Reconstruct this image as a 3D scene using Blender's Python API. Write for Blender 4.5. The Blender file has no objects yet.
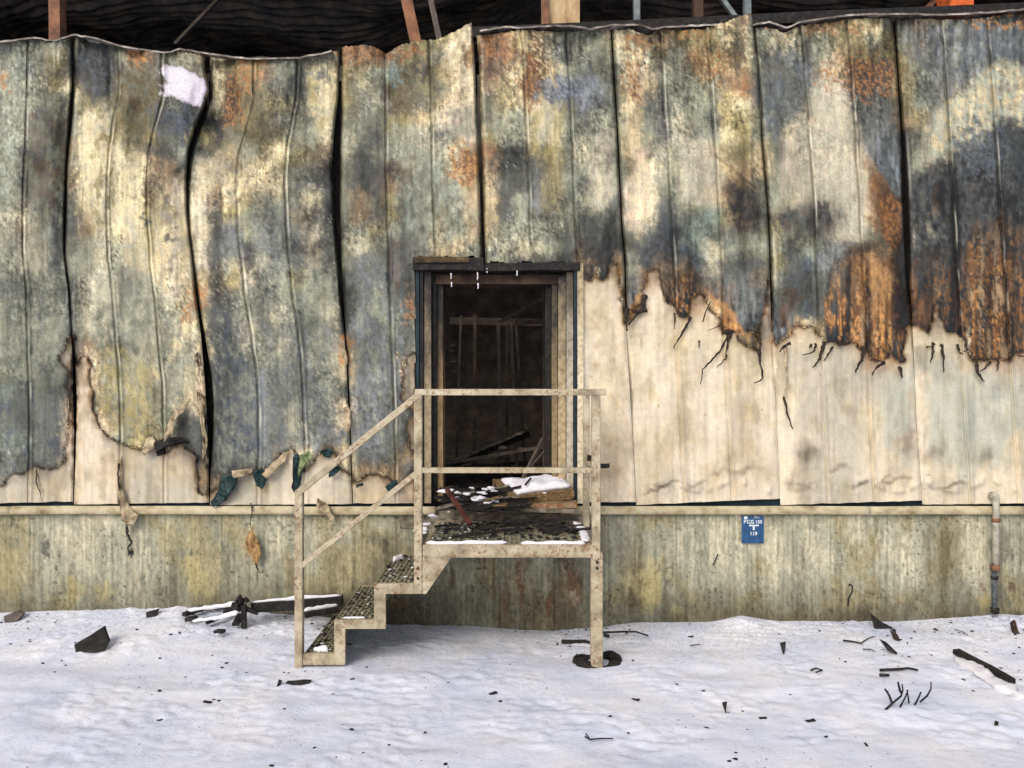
import bpy, bmesh, math, random
import numpy as np
from mathutils import Vector, Matrix, noise as mnoise
random.seed(7)
S = bpy.context.scene
C = S.collection
# ------------------------------------------------------------------ camera
F = 740.0; D0 = 6.27; EYE = 2.02           # focal length in pixels, distance to the wall, eye height
cam = bpy.data.cameras.new('camera'); camo = bpy.data.objects.new('camera', cam); C.objects.link(camo)
camo.location = (0, -D0, EYE); camo.rotation_euler = (math.radians(90), 0, 0)
cam.sensor_width = 36; cam.lens = 36*F/1024; cam.clip_start = 0.05; cam.clip_end = 2000
S.camera = camo
# ------------------------------------------------------------------ sky and sun
SUN_EL, SUN_AZ = math.radians(36), math.radians(208)      # azimuth clockwise from +Y: behind the camera, to its left
w = bpy.data.worlds.new('World'); S.world = w; w.use_nodes = True
nt = w.node_tree; nt.nodes.clear()
sky = nt.nodes.new('ShaderNodeTexSky'); sky.sky_type = 'NISHITA'; sky.sun_disc = False
sky.sun_elevation = SUN_EL; sky.sun_rotation = SUN_AZ; sky.dust_density = 3.0; sky.air_density = 1.0
hs = nt.nodes.new('ShaderNodeHueSaturation'); hs.inputs['Saturation'].default_value = 0.8
bg = nt.nodes.new('ShaderNodeBackground'); bg.inputs['Strength'].default_value = 0.13
out = nt.nodes.new('ShaderNodeOutputWorld')
nt.links.new(sky.outputs[0], hs.inputs['Color']); nt.links.new(hs.outputs[0], bg.inputs['Color']); nt.links.new(bg.outputs[0], out.inputs[0])
sun = bpy.data.lights.new('sun', 'SUN'); sun.energy = 1.4; sun.angle = math.radians(30); sun.color = (1.0, 0.93, 0.82)
suno = bpy.data.objects.new('sun', sun); C.objects.link(suno)
sd = Vector((math.sin(SUN_AZ)*math.cos(SUN_EL), math.cos(SUN_AZ)*math.cos(SUN_EL), math.sin(SUN_EL)))
suno.rotation_euler = sd.to_track_quat('Z', 'Y').to_euler()
S.view_settings.view_transform = 'Standard'; S.view_settings.look = 'None'
S.view_settings.exposure = 0.28; S.view_settings.gamma = 1.0
# ------------------------------------------------------------------ numpy noise
_rng = np.random.RandomState(3)
_perm = np.concatenate([_rng.permutation(256)]*3)
_ga = _rng.rand(256)*2*np.pi; _gx = np.cos(_ga); _gy = np.sin(_ga)
def perlin(x, y, seed=0):
    x = x + seed*17.31; y = y + seed*9.77
    xi = np.floor(x).astype(np.int64); yi = np.floor(y).astype(np.int64)
    fx = x-xi; fy = y-yi; u = fx*fx*fx*(fx*(fx*6-15)+10); v = fy*fy*fy*(fy*(fy*6-15)+10)
    def g(ix, iy, dx, dy):
        h = _perm[(_perm[ix & 255] + iy) & 255]
        return _gx[h]*dx + _gy[h]*dy
    a = g(xi, yi, fx, fy); b = g(xi+1, yi, fx-1, fy); c = g(xi, yi+1, fx, fy-1); d = g(xi+1, yi+1, fx-1, fy-1)
    return (a+(b-a)*u + ((c+(d-c)*u)-(a+(b-a)*u))*v)*1.5
def fbm(x, y, o=4, seed=0, gain=.5):
    r = 0; a = 1; n = 0
    for i in range(o):
        r = r + a*perlin(x*2**i, y*2**i, seed+i*3.1); n += a; a *= gain
    return r/n*1.35
def s2l(c):
    c = np.asarray(c, float)/255
    return np.where(c <= .04045, c/12.92, ((c+.055)/1.055)**2.4)
def sm(a, b, x):
    t = np.clip((x-a)/(b-a), 0, 1); return t*t*(3-2*t)
# ------------------------------------------------------------------ stains of the wall (a map of paint, soot and rust, in wall units)
PAL = dict(k=(25,24,24), K=(44,46,48), s=(68,72,72), S=(100,105,104), b=(78,88,102), B=(128,134,142), g=(112,115,102),
 G=(146,150,134), L=(184,178,156), o=(98,88,58), O=(142,130,90), c=(214,199,160), C=(228,214,186), W=(226,200,170),
 w=(196,176,138), y=(172,158,104), r=(162,114,70), R=(104,70,48), n=(84,66,50), N=(144,120,90), p=(196,182,164),
 t=(176,186,170), T=(132,150,142), u=(188,138,82), U=(124,86,50), x=(214,208,220))
def tiles(*rows): return [''.join(r) for r in zip(*rows)]
TA = "GGgGgssgnrOOOrrO GGgGgssgnrOOOrrO GGgOgKsGrngGNOor GBgogKKsoggggcOr GGgOcosOooggscoN GGgggOgOooosscoO GGssgcGyoOsbsKrO GGgsgcOyoOgbyKgo GssgNcOcOssGsoOG GgnngccccNNsLgoO GsggNcGccONOLNcw GggsgcGccOoLpNcO LLggswGccysOLsyG GNGssNLcLycOpsBG GLLSgGLGGycoLSBs GLLSGGLGGwccpSLs SgGGSLLggGcLwKyp SgSgSLLGgGLcLKSG gGsGSLGgGGGLNKSG gGgGSLGGgGgccKSL gGgGSNgSgGgLwKSL gGgGsWOOGOGGWKSs gGSgsWOyOyGGwKsS TsgssWOcyoggWKsS SsSSWCOoOOGsCKSb SsSSWCWOOOGsSKSb TTSsWCCGyOLsSKSb GSSsCCCwwGNKsKSS BSsSCCWwLLwwNKsn LLwwCCCwLLLLNNsT LLLLCCCwLLLLLNLL LLLCCCCwLLLLLLLC".split()
TB = "OOgGGrrnwOOOccNr OOgGGrrnwOOOccNr oGgGGNornOOgccRr rGsgcOOGTosOwcRN OgsgcOGgogOgwwNO OOgOcOgGgogwwwgO ogggcgggOOwLsGgG ooGGcGgsGGLSGpOG OcOoNGsgGGGLwNrs cOogKgssnNgGwrNs wwgsKgssNnggGOwS gGgcKgNgOsgGGwws sSNnKgNSOsgOGGwS BSSpKgGOGSgwGOwG BSsNKgLgSSSwwGGG LBSLKgSSSSggggGG SGOGGKSSSsssssss SGGGGKSGSgssssss SLSGLKSGGSrsssss SGSgGKBsGSGsssss GLSGGNSSSSGsssss GGSGGwSsSGWsssss BSSSGwSBSSWsssss BSSSGsBBSSWsssss BSGSSWBBSSNsssss BSLSSWBBSsssssss BSGBSSBBSsNsssss BNCCNwSsSNnsssss TLCCCLNNNSNsssss wLCCLLwwNNWsssss LCCCCLwwLNWsssss LCCCCLwwwwwsssss".split()
TC = "ccNGgGGcNNoOccNG OngsgGcgNNoOOccG NRGsGgGcGogrOKcg crwGSggcpGgorNNG wRwGBBgNwggGGNrS wcGOBsgcSSGGGycg GLcGsGGwGSLGsyyG GLcGgGGwGSLSGcyG sOygLLgwsLGLwOOw sSOgGLGoCGLLLwNw sSOGSLGpCGGLLNNg GBOgGLSpCSGLwNKg GggGsGSpLbSgTONs GGggsSggSbsTSSgg LLGSnKsgssSTLGgG ssssNKNGsNNSLSsS sssscccSunnnSSSN ssssccCuCCRnuuSS ssssccCnCcNuCuSu ssssccCcCcccwcus ssssCCCcCcccccyN ssssCCCcCCcCCwcy ssssCcCcCCcCCCcc ssssCcCCCCcCCcCC ssssCCcCCCcCCCwc ssssCCcCCCcCCCwC ssssCcwCccCcCCwC ssssCwwCcwCCCcwC ssssCwwCccCCwCCw ssssCwwCwLCLwCCC ssssCwCCCCCCCCCC ssssCCCCCCCCCCCC".split()
TD = "ggwNOOcgsNOggsss LcgGOOgoGNggSBBS gGSGNOooOGgGBSSS ogBNwrrNOGGsSGGG SSBGLSSNOgSNGLGc SSGGLSSSoGSOGLGO SGwLLSSSNOSOGLsG SwGLLSSSKgSgGLss gNLLLwBSKGSGGssS gNLLLLNSKGnSbsss gOLGLGrNKSnsgnss GOGsGGrRKSnsgKss gsSbGGwRKSNSsbsn OggSLGggKpGgbNnN GsGSBnngKGSgbnnN OSbBSUuUKsssbNuN GbsSSUuuKbsnKUNN SnsSSUuUKsNnKUNU SSbSuUuUKnNnKuUU SucNuuuuwwncwuUU ucccLcuuccccCuUu cLLLLLuucGtLwuuN CLLLLLLLtCGtttLL CcLLLLLtTCttttTt CCLLLLctTCttTttt CCLLLLctTCttTtTt CCCLLLctNCttTttc CCgLLLCcGCGtGTtc CCLLLLCCCCcCtcCC CCLLGLLCCCLLLCCc CCLLLLCCCCCCcCCC CCLLLLCCCCCCCCCC".split()
WALLMAP = tiles(TA, TB, TC, TD)
PA = "gOGGGLLGGOGOOgOG gOGLLLGGLGOOOgOO OOGGLLGGLGOgOOgO OOGGGLGGLGgOyOgg OOGGOGGGLGggyOgg gOGOyGOGGGggOogg gggogGgGGggoogog".split()
PB = "GLGGOLOGGggggggg GLGLOGOOOgggOggg GLGGOOOOoogggsOg GGOGOOOoogggGGOg ggOOOOooogggGGog gOOooooooogggggn goooooonnnnggggn".split()
PC = "GGgNgsSGOOGGLGLL nGGnGsSgGGLGLLLL nGGngsSoGGLGLLGL nGgngggoyyGGGLGO NgnNgGgyyGOGGGGG gnnNgGOoyggOggOO goonggggggoooooo".split()
PD = "gGLGOLGGOGgoLGGG LGLGOLOGLGooLLsG LGLLGOOLLGooLLsG LLGLGOGGLGooLLsG LGGGOGOGGGogGLsO GGGOOOOGOogggOsy oooooonoggooogOo".split()
PLINTHMAP = tiles(PA, PB, PC, PD)
ALB = 0.92                                     # what a lit surface of this colour has as base colour
def grid_of(m): return np.array([[s2l(PAL[c]) for c in r] for r in m])*ALB
def samp(g, gx, gy, near=False):
    H, W_ = g.shape[:2]
    gx = np.abs(gx); gx = np.where(gx > W_-1, 2*(W_-1)-gx, gx); gx = np.clip(gx, 0, W_-1.001); gy = np.clip(gy, 0, H-1.001)
    if near: return g[np.rint(gy).astype(int), np.rint(gx).astype(int)]
    x0 = gx.astype(int); y0 = gy.astype(int); fx = (gx-x0)[..., None]; fy = (gy-y0)[..., None]
    return (g[y0, x0]*(1-fx)+g[y0, x0+1]*fx)*(1-fy) + (g[y0+1, x0]*(1-fx)+g[y0+1, x0+1]*fx)*fy
X0, X1, Y0, Y1 = -330, 1360, 0, 516           # raster extents (118 raster units = 1 m of wall)
XX, YY = np.meshgrid(np.arange(X0, X1, dtype=float), np.arange(Y0, Y1, dtype=float))
def seg_y(pts, x): 
    a = np.array(pts, float); return np.interp(x, a[:, 0], a[:, 1])
# --- where the paint film is still there (below a ragged burnt edge)
def inpoly(pts, x, y):
    r = np.zeros(x.shape, bool); n = len(pts)
    for i in range(n):
        xa, ya = pts[i]; xb, yb = pts[(i+1) % n]
        if ya == yb: continue
        c = ((ya > y) != (yb > y)) & (x < (xb-xa)*(y-ya)/(yb-ya)+xa); r ^= c
    return r
wx = fbm(XX/9, YY/9, 3, 11)*4.0; wy = fbm(XX/9, YY/9, 3, 23)*5.0
FX, FY = XX+wx, YY+wy
BOT = 520
FILM_POLYS = [
 [(-400,478),(-300,470),(-180,482),(-60,470),(0,486),(12,474),(30,471),(38,467),(52,470),(62,464),(68,440),(69,400),(67,366),(58,362),(56,357),(65,350),(68,336),(71,330),(73,330),(73,BOT),(-400,BOT)],
 [(76,372),(79,356),(84,352),(89,362),(91,385),(94,412),(103,430),(113,441),(124,444),(135,447),(146,450),(150,441),(158,440),(161,452),(168,452),(172,443),(186,447),(195,456),(197,474),(196,487),(202,495),(209,490),(209,BOT),(74,BOT)],
 [(197,345),(200,356),(201,390),(206,400),(208,440),(209,470),(205,470),(203,430),(198,400),(200,385),(196,362)],
 [(210,494),(222,482),(235,474),(250,472),(262,470),(272,462),(285,452),(294,449),(300,462),(304,474),(312,462),(322,452),(333,449),(338,464),(344,470),(353,472),(353,BOT),(210,BOT)],
 [(354,484),(365,477),(374,472),(388,478),(394,488),(404,484),(411,470),(417,466),(417,BOT),(354,BOT)],
 [(402,400),(404,372),(411,354),(417,348),(417,412),(406,410)], [(404,430),(410,416),(417,418),(417,450),(408,448)],
 [(575,262),(583,276),(590,284),(597,268),(600,282),(607,280),(611,264),(617,262),(621,300),(626,330),(640,400),(640,BOT),(575,BOT)],
 [(625,326),(632,318),(640,300),(645,284),(650,270),(656,266),(662,287),(668,302),(674,306),(680,316),(688,317),(693,300),(699,290),(705,300),(716,316),(724,328),(738,334),(744,346),(754,350),(760,330),(764,310),(767,276),(771,276),(782,BOT),(630,BOT)],
 [(772,348),(779,342),(786,340),(793,331),(798,322),(803,328),(812,324),(818,334),(827,342),(847,344),(853,342),(861,350),(868,348),(872,360),(889,362),(892,344),(897,362),(903,366),(906,325),(912,322),(925,BOT),(772,BOT)],
 [(911,330),(920,324),(929,336),(934,312),(937,300),(941,316),(948,336),(956,330),(964,342),(971,361),(990,359),(1011,361),(1015,352),(1050,356),(1100,340),(1180,352),(1260,335),(1400,350),(1400,BOT),(911,BOT)]]
M = np.zeros(XX.shape, bool)
for p in FILM_POLYS: M |= inpoly(p, FX, FY)
def box(a, r):
    k = 2*r+1
    for ax in (0, 1):
        pa = np.pad(a, [(r+1, r) if i == ax else (0, 0) for i in range(2)], mode='edge'); cs = np.cumsum(pa, axis=ax)
        a = (np.take(cs, range(k, cs.shape[ax]), ax)-np.take(cs, range(0, cs.shape[ax]-k), ax))/k
    return a
Mf = M.astype(float)
Mb2 = box(box(Mf, 1), 2); Mb6 = box(box(Mf, 5), 4)
# --- colour
g = grid_of(WALLMAP)
w1x = fbm(XX/26, YY/34, 4, 1)*9; w1y = fbm(XX/26, YY/34, 4, 2)*15
w2x = fbm(XX/7, YY/9, 4, 3)*9; w2y = fbm(XX/7, YY/9, 4, 4)*13
w3x = fbm(XX/2.6, YY/3.4, 2, 5)*8; w3y = fbm(XX/2.6, YY/3.4, 2, 6)*9
gx = lambda d: (XX+d-8)/16
gy = lambda d: (YY+d-24)/16
a = samp(g, gx(w1x*.5+w2x*.3), gy(w1y*.5+w2y*.3))
b_ = samp(g, gx(w1x+w2x), gy(w1y+w2y), True)
c_ = samp(g, gx(w2x+w3x), gy(w2y+w3y), True)
steel = a*.60 + b_*.12 + c_*.28
flm = 1-Mb2
hi = fbm(XX/4.5, YY/6.5, 4, 8, .65); lo = fbm(XX/30, YY/60, 3, 9); st = fbm(XX/2.2, YY/60, 3, 10); st2 = fbm(XX/9, YY/140, 3, 14)
pit = sm(.30, .44, perlin(XX/2.1, YY/2.5, 31)) * sm(-.1, .4, fbm(XX/22, YY/22, 3, 32))
pit2 = sm(.36, .46, perlin(XX/3.4, YY/4.2, 33))
mid = fbm(XX/11, YY/15, 4, 41, .6)
fleck = sm(.34, .46, perlin(XX/1.9, YY/2.2, 35)) * sm(0, .4, fbm(XX/18, YY/18, 3, 36))
vein = np.maximum((1-sm(0, .045, np.abs(fbm(XX/14, YY/20, 5, 37, .6)))) * sm(-.05, .25, fbm(XX/40, YY/40, 2, 38)), .8*(1-sm(0, .06, np.abs(fbm(XX/6, YY/7, 4, 47, .6)))) * sm(.05, .3, fbm(XX/24, YY/26, 3, 48)))
crisp = np.clip(sm(-.22, .30, fbm(XX/45, YY/55, 3, 43)) + .6*(1-sm(60, 130, YY)), .12, 1)          # where the coating has blistered
smooth_ = sm(560, 640, XX)*sm(120, 180, YY)*(1-sm(905, 930, XX)); crisp = np.clip(crisp*(1-.55*smooth_), .1, 1)
st3 = fbm(XX/1.3, YY/38, 3, 44)
lum = 1 + .72*hi*crisp + .22*st + .16*st3 + .24*st2 + .26*lo + .42*mid*(.35+.65*crisp)
pit = pit*crisp; pit2 = pit2*crisp; fleck = fleck*crisp; vein = vein*(.3+.7*crisp)
steel = steel*np.clip(lum, .25, 1.9)[..., None]
steel *= (1-.62*pit-.35*pit2)[..., None]; steel *= (1-.62*vein)[..., None]
rdg = 1-np.abs(fbm(XX/8, YY/12, 5, 57, .62))*2.2; rdg2 = 1-np.abs(fbm(XX/3.6, YY/5, 4, 58, .62))*2.2
steel *= np.clip(1.10-.30*np.clip(rdg, 0, 1)**3-.34*crisp*np.clip(rdg2, 0, 1)**3, .3, 1.2)[..., None]
steel = steel + (fleck*.30)[..., None]*np.array([.62, .60, .50])
# hue drift: some soot is blue grey, some ochre
hue = fbm(XX/13, YY/20, 3, 40)
steel *= np.stack([1+.10*hue, 1+.03*hue, 1-.12*hue], -1)
_g = steel.mean(-1, keepdims=True); steel = _g+(steel-_g)*.80; steel *= np.array([1.0, .99, .92]); steel = np.clip(steel, .003, 2); _l = steel.mean(-1, keepdims=True); steel = steel*(_l/.20)**.22*np.array([.99,.985,.93])

PLUMES = [([(925,132),(940,105),(955,95),(975,80),(1000,62),(1060,66),(1060,125),(1015,128),(1000,122),(985,142),(960,146),(945,160),(930,166)],'ctLc',.75,7),
 ([(897,24),(1060,18),(1060,62),(1000,60),(975,78),(955,92),(940,100),(925,70),(905,60)],'SbSB',.6,8),
 ([(903,200),(905,178),(930,168),(945,160),(962,148),(985,146),(998,120),(1008,116),(1016,124),(1022,150),(1060,158),(1060,262),(905,268)],'KsKk',.88,6),
 ([(812,92),(826,82),(842,84),(852,104),(860,150),(872,190),(866,236),(830,236),(786,206),(776,180),(782,140),(800,114)],'LLpL',.72,6),
 ([(752,100),(770,140),(800,108),(806,64),(796,40),(760,60)],'bSsS',.6,8),
 ([(866,150),(880,172),(897,197),(903,250),(884,244),(868,214)],'URnU',.8,6),
 ([(884,190),(903,196),(908,262),(892,250)],'knK',.8,4),
 ([(775,212),(800,204),(822,206),(850,214),(830,232),(800,232),(778,230)],'Kks',.7,8),
 ([(638,150),(650,140),(652,200),(642,234),(628,232),(626,190)],'WcpW',.75,5),
 ([(680,140),(700,136),(716,150),(722,200),(706,208),(684,200)],'LpL',.6,6),
 ([(724,182),(744,190),(760,198),(762,222),(744,224),(730,214)],'kKn',.8,7),
 ([(524,126),(534,104),(552,100),(566,112),(552,140),(534,160)],'ycL',.55,6),
 ([(552,92),(560,74),(600,78),(606,104),(580,110),(560,104)],'BBS',.6,6),
 ([(590,134),(612,128),(616,190),(600,214),(588,180)],'LLp',.55,6),
 ([(630,244),(668,236),(698,240),(700,276),(686,268),(668,258),(650,262),(632,268)],'KbKs',.7,6),
 ([(584,216),(610,206),(620,240),(612,262),(590,262)],'KsK',.7,6),
 ([(452,34),(471,24),(476,96),(470,110),(458,84),(446,62)],'cCc',.8,4),
 ([(446,94),(470,100),(474,150),(462,140),(440,122)],'WpL',.55,5),
 ([(460,150),(478,180),(480,246),(470,240),(462,200)],'wWc',.6,5),
 ([(400,150),(440,150),(470,215),(450,250),(410,240),(396,200)],'GtGg',.45,7),
 ([(372,190),(384,150),(392,170),(388,210),(376,222)],'snK',.5,6),
 ([(352,60),(365,52),(366,88),(356,100)],'cOc',.5,4),
 ([(310,66),(334,60),(332,110),(326,140),(314,120),(306,90)],'cGcy',.6,5),
 ([(260,60),(290,62),(294,84),(270,92)],'gsS',.5,6),
 ([(262,172),(300,166),(330,190),(334,290),(330,330),(270,320),(258,260),(250,200)],'GSGs',.35,8),
 ([(196,196),(250,180),(258,166),(230,150),(200,158)],'cLw',.5,6),
 ([(205,300),(250,320),(262,380),(256,466),(214,474),(212,380)],'SGSb',.45,7),
 ([(262,330),(340,320),(348,440),(300,450),(262,462)],'SGSB',.4,8),
 ([(84,112),(110,108),(126,140),(124,220),(100,230),(80,190)],'cLcO',.65,6),
 ([(124,150),(142,152),(146,230),(150,280),(124,262),(118,200)],'ccL',.6,6),
 ([(150,200),(186,170),(190,240),(196,290),(168,300),(152,260)],'cwLp',.55,6),
 ([(84,280),(140,270),(160,330),(150,420),(110,400),(92,340)],'GLGg',.5,7),
 ([(100,350),(125,345),(150,370),(145,430),(120,436),(100,400)],'yOGy',.55,6),
 ([(150,330),(192,300),(204,350),(196,400),(176,410),(156,390)],'cGLG',.5,6),
 ([(76,50),(100,46),(116,60),(112,96),(92,98),(78,80)],'KsbK',.75,6),
 ([(112,70),(150,60),(158,110),(140,140),(120,150),(106,110)],'ogon',.6,6),
 ([(148,108),(190,100),(186,126),(166,140),(148,128)],'bsb',.6,5),
 ([(26,110),(66,106),(66,200),(50,214),(28,196)],'nsog',.55,7),
 ([(-60,40),(20,44),(22,120),(12,210),(-60,220)],'GgtG',.55,6),
 ([(-60,380),(66,390),(68,462),(40,470),(0,480),(-60,468)],'SSgb',.5,7),
 ([(-60,230),(64,230),(66,380),(-60,380)],'gGSg',.4,8),
 ([(356,260),(400,262),(406,320),(400,440),(372,470),(356,440)],'SBSG',.5,8),
 ([(386,240),(414,250),(414,296),(396,300),(384,280)],'Ksn',.65,6)]
for i, (poly, cols, am, sf) in enumerate(PLUMES):
    pa = np.array(poly); sl = (slice(max(0, int(pa[:, 1].min())-26), int(pa[:, 1].max())+26), slice(int(pa[:, 0].min())-26-X0, int(pa[:, 0].max())+26-X0))
    x, y = XX[sl], YY[sl]; m = inpoly(poly, x+w2x[sl]*.9+w1x[sl]*.3, y+w2y[sl]*.9+w1y[sl]*.3).astype(float)
    m = box(box(m, sf//2), sf//2+1)*.7+.3*m; m = (m*am*np.clip(1+.7*fbm(x/7, y/12, 3, 420+i), .2, 1.15))[..., None]
    cs = np.array([s2l(PAL[q]) for q in cols])*ALB; t = np.clip((fbm(x/12, y/20, 4, 460+i)*1.2+.5)*len(cols)-.5, 0, len(cols)-1.001); i0 = t.astype(int); fr = sm(.1, .9, t-i0)[..., None]
    steel[sl] = steel[sl]*(1-m)+(cs[i0]*(1-fr)+cs[i0+1]*fr)*np.clip(lum[sl]*.8+.2, .35, 1.6)[..., None]*m*(1-.4*pit[sl])[..., None]
# rust blooms (centre, radii, colours)
RUST = [(868,78,34,24,'rRnK'),(722,66,26,16,'rwO'),(735,50,12,22,'Kon'),(528,78,9,34,'RrR'),(521,42,10,10,'cy'),(464,166,16,22,'rRu'),(232,98,11,30,'rRK'),(250,70,14,20,'rO'),
 (140,56,12,5,'ru'),(470,52,10,14,'Rr'),(362,52,30,10,'rRN'),(486,46,10,18,'Rr'),(540,58,10,26,'wRo'),(832,75,12,16,'wpr'),(634,76,10,30,'wrR'),(636,40,14,6,'rN'),
 (4,78,4,14,'ur'),(196,300,8,14,'ur'),(185,312,5,10,'uN'),(690,30,30,5,'rO'),(410,55,14,8,'rR'),(820,26,60,6,'rwN'),(1000,22,40,4,'ru'),(345,352,4,14,'ur'),(410,305,6,14,'RNr'),
 (408,372,8,20,'NRW'),(890,222,16,26,'rUR'),(745,205,16,22,'kKn'),(822,208,12,10,'KkK'),(785,222,16,8,'Ksn'),(170,100,10,8,'sgK'),(98,62,9,16,'Kks'),(172,240,5,9,'Kks'),(147,222,5,5,'sbs'),(150,190,5,20,'nNn'),
 (1008,150,22,40,'sKs'),(980,150,26,30,'sSb'),(325,75,10,10,'sg'),(560,90,24,14,'Bb'),(395,75,8,7,'bT'),(400,98,12,14,'on')]
for i, (cx, cy, rx, ry, cols) in enumerate(RUST):
    sl = (slice(max(0, int(cy-ry*2)), int(cy+ry*2)), slice(int(cx-rx*2)-X0, int(cx+rx*2)-X0))
    x, y = XX[sl], YY[sl]
    d = np.hypot((x+w2x[sl]*1.3+w1x[sl]*.6-cx)/rx, (y+w2y[sl]*1.3+w1y[sl]*.6-cy)/ry) + .7*fbm(x/5, y/7, 4, 50+i, .65)
    m = (1-sm(.62, 1.15, d))
    pick = fbm(x/3, y/3.6, 4, 70+i, .65)*1.7+.5
    cs = np.array([s2l(PAL[q]) for q in cols])*ALB
    idx = np.clip((pick*len(cols)).astype(int), 0, len(cols)-1)
    steel[sl] = steel[sl]*(1-.8*m[..., None]) + (cs[idx]*np.clip(1+.5*hi[sl], .4, 1.6)[..., None])*(.8*m[..., None])
# scorched shapes with sharp outlines: tongues of primer, smooth unburnt plates
SHAPES = [([(160,72),(165,66),(174,65),(186,69),(197,75),(205,81),(208,87),(206,93),(203,99),(201,107),(194,107),(185,102),(178,99),(168,97),(159,95),(166,90),(159,86),(166,80)],'xx'), ([(827,348),(828,316),(834,306),(845,304),(848,348)],'uUu'), ([(849,352),(849,262),(856,252),(866,258),(869,352)],'UuKUuN'),
 ([(870,368),(869,258),(880,252),(892,258),(893,368)],'uUKuNU'), ([(893,370),(893,290),(904,310),(906,370)],'UuUK'),
 ([(971,366),(968,300),(966,250),(975,215),(985,230),(1000,205),(1014,225),(1013,366)],'UuKnUKN'), ([(1015,358),(1016,225),(1030,205),(1100,230),(1150,220),(1200,240),(1300,225),(1300,360)],'UKnUK'),
 ([(905,336),(906,262),(925,248),(950,240),(968,250),(968,345),(940,336)],'KUnKU'), ([(826,348),(824,300),(832,262),(850,250),(850,348)],'KnUuU'), ([(893,372),(892,262),(904,258),(907,372)],'KUKn'), ([(914,330),(916,300),(930,292),(934,330)],'nRU'),
 ([(628,318),(634,300),(642,286),(646,296),(640,315),(630,324)],'uur'), ([(655,288),(660,262),(674,262),(676,308),(664,304)],'nRNK'), ([(677,320),(676,272),(694,264),(700,292),(692,318)],'NnRuK'),
 ([(702,290),(716,300),(728,314),(740,330),(738,342),(726,330),(716,318),(704,312)],'uur'), ([(724,304),(738,310),(742,332),(724,334)],'uru'), ([(738,336),(760,334),(762,352),(750,360),(742,350)],'nbRN'),
 ([(578,250),(596,250),(600,262),(590,282),(583,274)],'nKN'), ([(599,250),(611,250),(610,280),(600,284)],'KsK'), ([(612,262),(616,246),(622,250),(624,300),(618,290)],'wcu'),
 ([(773,300),(785,298),(795,320),(786,336),(774,346)],'SsB'), ([(778,306),(790,292),(796,300),(782,330)],'nRS'),
 ([(697,262),(770,262),(765,300),(762,322),(754,332),(744,332),(738,318),(730,306),(715,298),(703,286)],'SSsS'),
 ([(861,112),(898,112),(903,196),(897,196),(880,172),(866,148)],'SSB'), ([(626,262),(646,262),(644,284),(634,300),(627,312)],'SsS')]
for i, (poly, cols) in enumerate(SHAPES):
    pa = np.array(poly); sl = (slice(max(0, int(pa[:, 1].min())-8), int(pa[:, 1].max())+8), slice(int(pa[:, 0].min())-8-X0, int(pa[:, 0].max())+8-X0))
    x, y = XX[sl], YY[sl]; m = inpoly(poly, x+wx[sl]*.6, y+wy[sl]*.6).astype(float)
    if min(m.shape) > 4 and 'x' not in cols: m = box(m, 1)
    e = box(m, 3) if min(m.shape) > 9 else m
    pick = fbm(x/7, y/30, 3, 170+i)*1.5+.5
    cs = np.array([s2l(PAL[q]) for q in cols])*ALB
    t = np.clip(pick*len(cols)-.5, 0, len(cols)-1.001); i0 = t.astype(int); fr = sm(.25, .75, t-i0)[..., None]
    cc = cs[i0]*(1-fr)+cs[i0+1]*fr
    grain = np.clip(1.02+.25*hi[sl]+.16*fbm(x/12, y/2.2, 2, 190+i)+1.0*fbm(x/4.2, y/34, 3, 195+i)+.55*fbm(x/6, y/8, 3, 196+i), .08, 1.5) if 'x' not in cols else np.ones(x.shape)
    ln = min(90., (pa[:, 1].max()-pa[:, 1].min())*.75); top = sm(pa[:, 1].min(), pa[:, 1].min()+ln, y+14*fbm(x/5, y/30, 3, 260+i))         # upper end fades into the soot
    mm = (m*(.12+.88*top) if 'x' not in cols else m)[..., None]
    steel[sl] = steel[sl]*(1-mm)+cc*grain[..., None]*mm
    if 'k' not in cols: steel[sl] *= (1-.4*(m*(1-e)*2).clip(0, 1)*.9)[..., None]
# dark soot runs down the joints on the right
for (sx, y0_, y1_, wd, am) in [(612,215,262,6,.8),(668,250,305,4,.6),(905,150,330,5,.9),(955,200,330,5,.85),(868,262,350,2.5,.8),(848,262,330,3,.7),(848,300,345,2,.8),(1006,200,350,3,.6),(988,250,350,4,.55),(898,240,330,5,.7),(925,260,330,8,.5),(600,230,262,12,.55),(670,225,262,10,.5),(820,200,240,14,.45),(1013,260,360,2,.8),(690,262,330,2,.7),(748,188,230,14,.5)]:
    d = np.abs(XX+wx*.5-sx)/wd; m = (1-sm(.4, 1.6, d))*sm(y0_-30, y0_+20, YY)*(1-sm(y1_-5, y1_+8, YY+wy*2))*am*np.clip(1+.8*hi, .3, 1.2)
    steel *= (1-np.clip(m, 0, .93))[..., None]
steel *= (1-.8*np.clip(sm(.04, .4, Mb2)*(1-Mf), 0, 1))[..., None]        # charred line along the film edge
steel *= (1-.35*sm(.02, .4, Mb6)*(1-Mf))[..., None]
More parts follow.
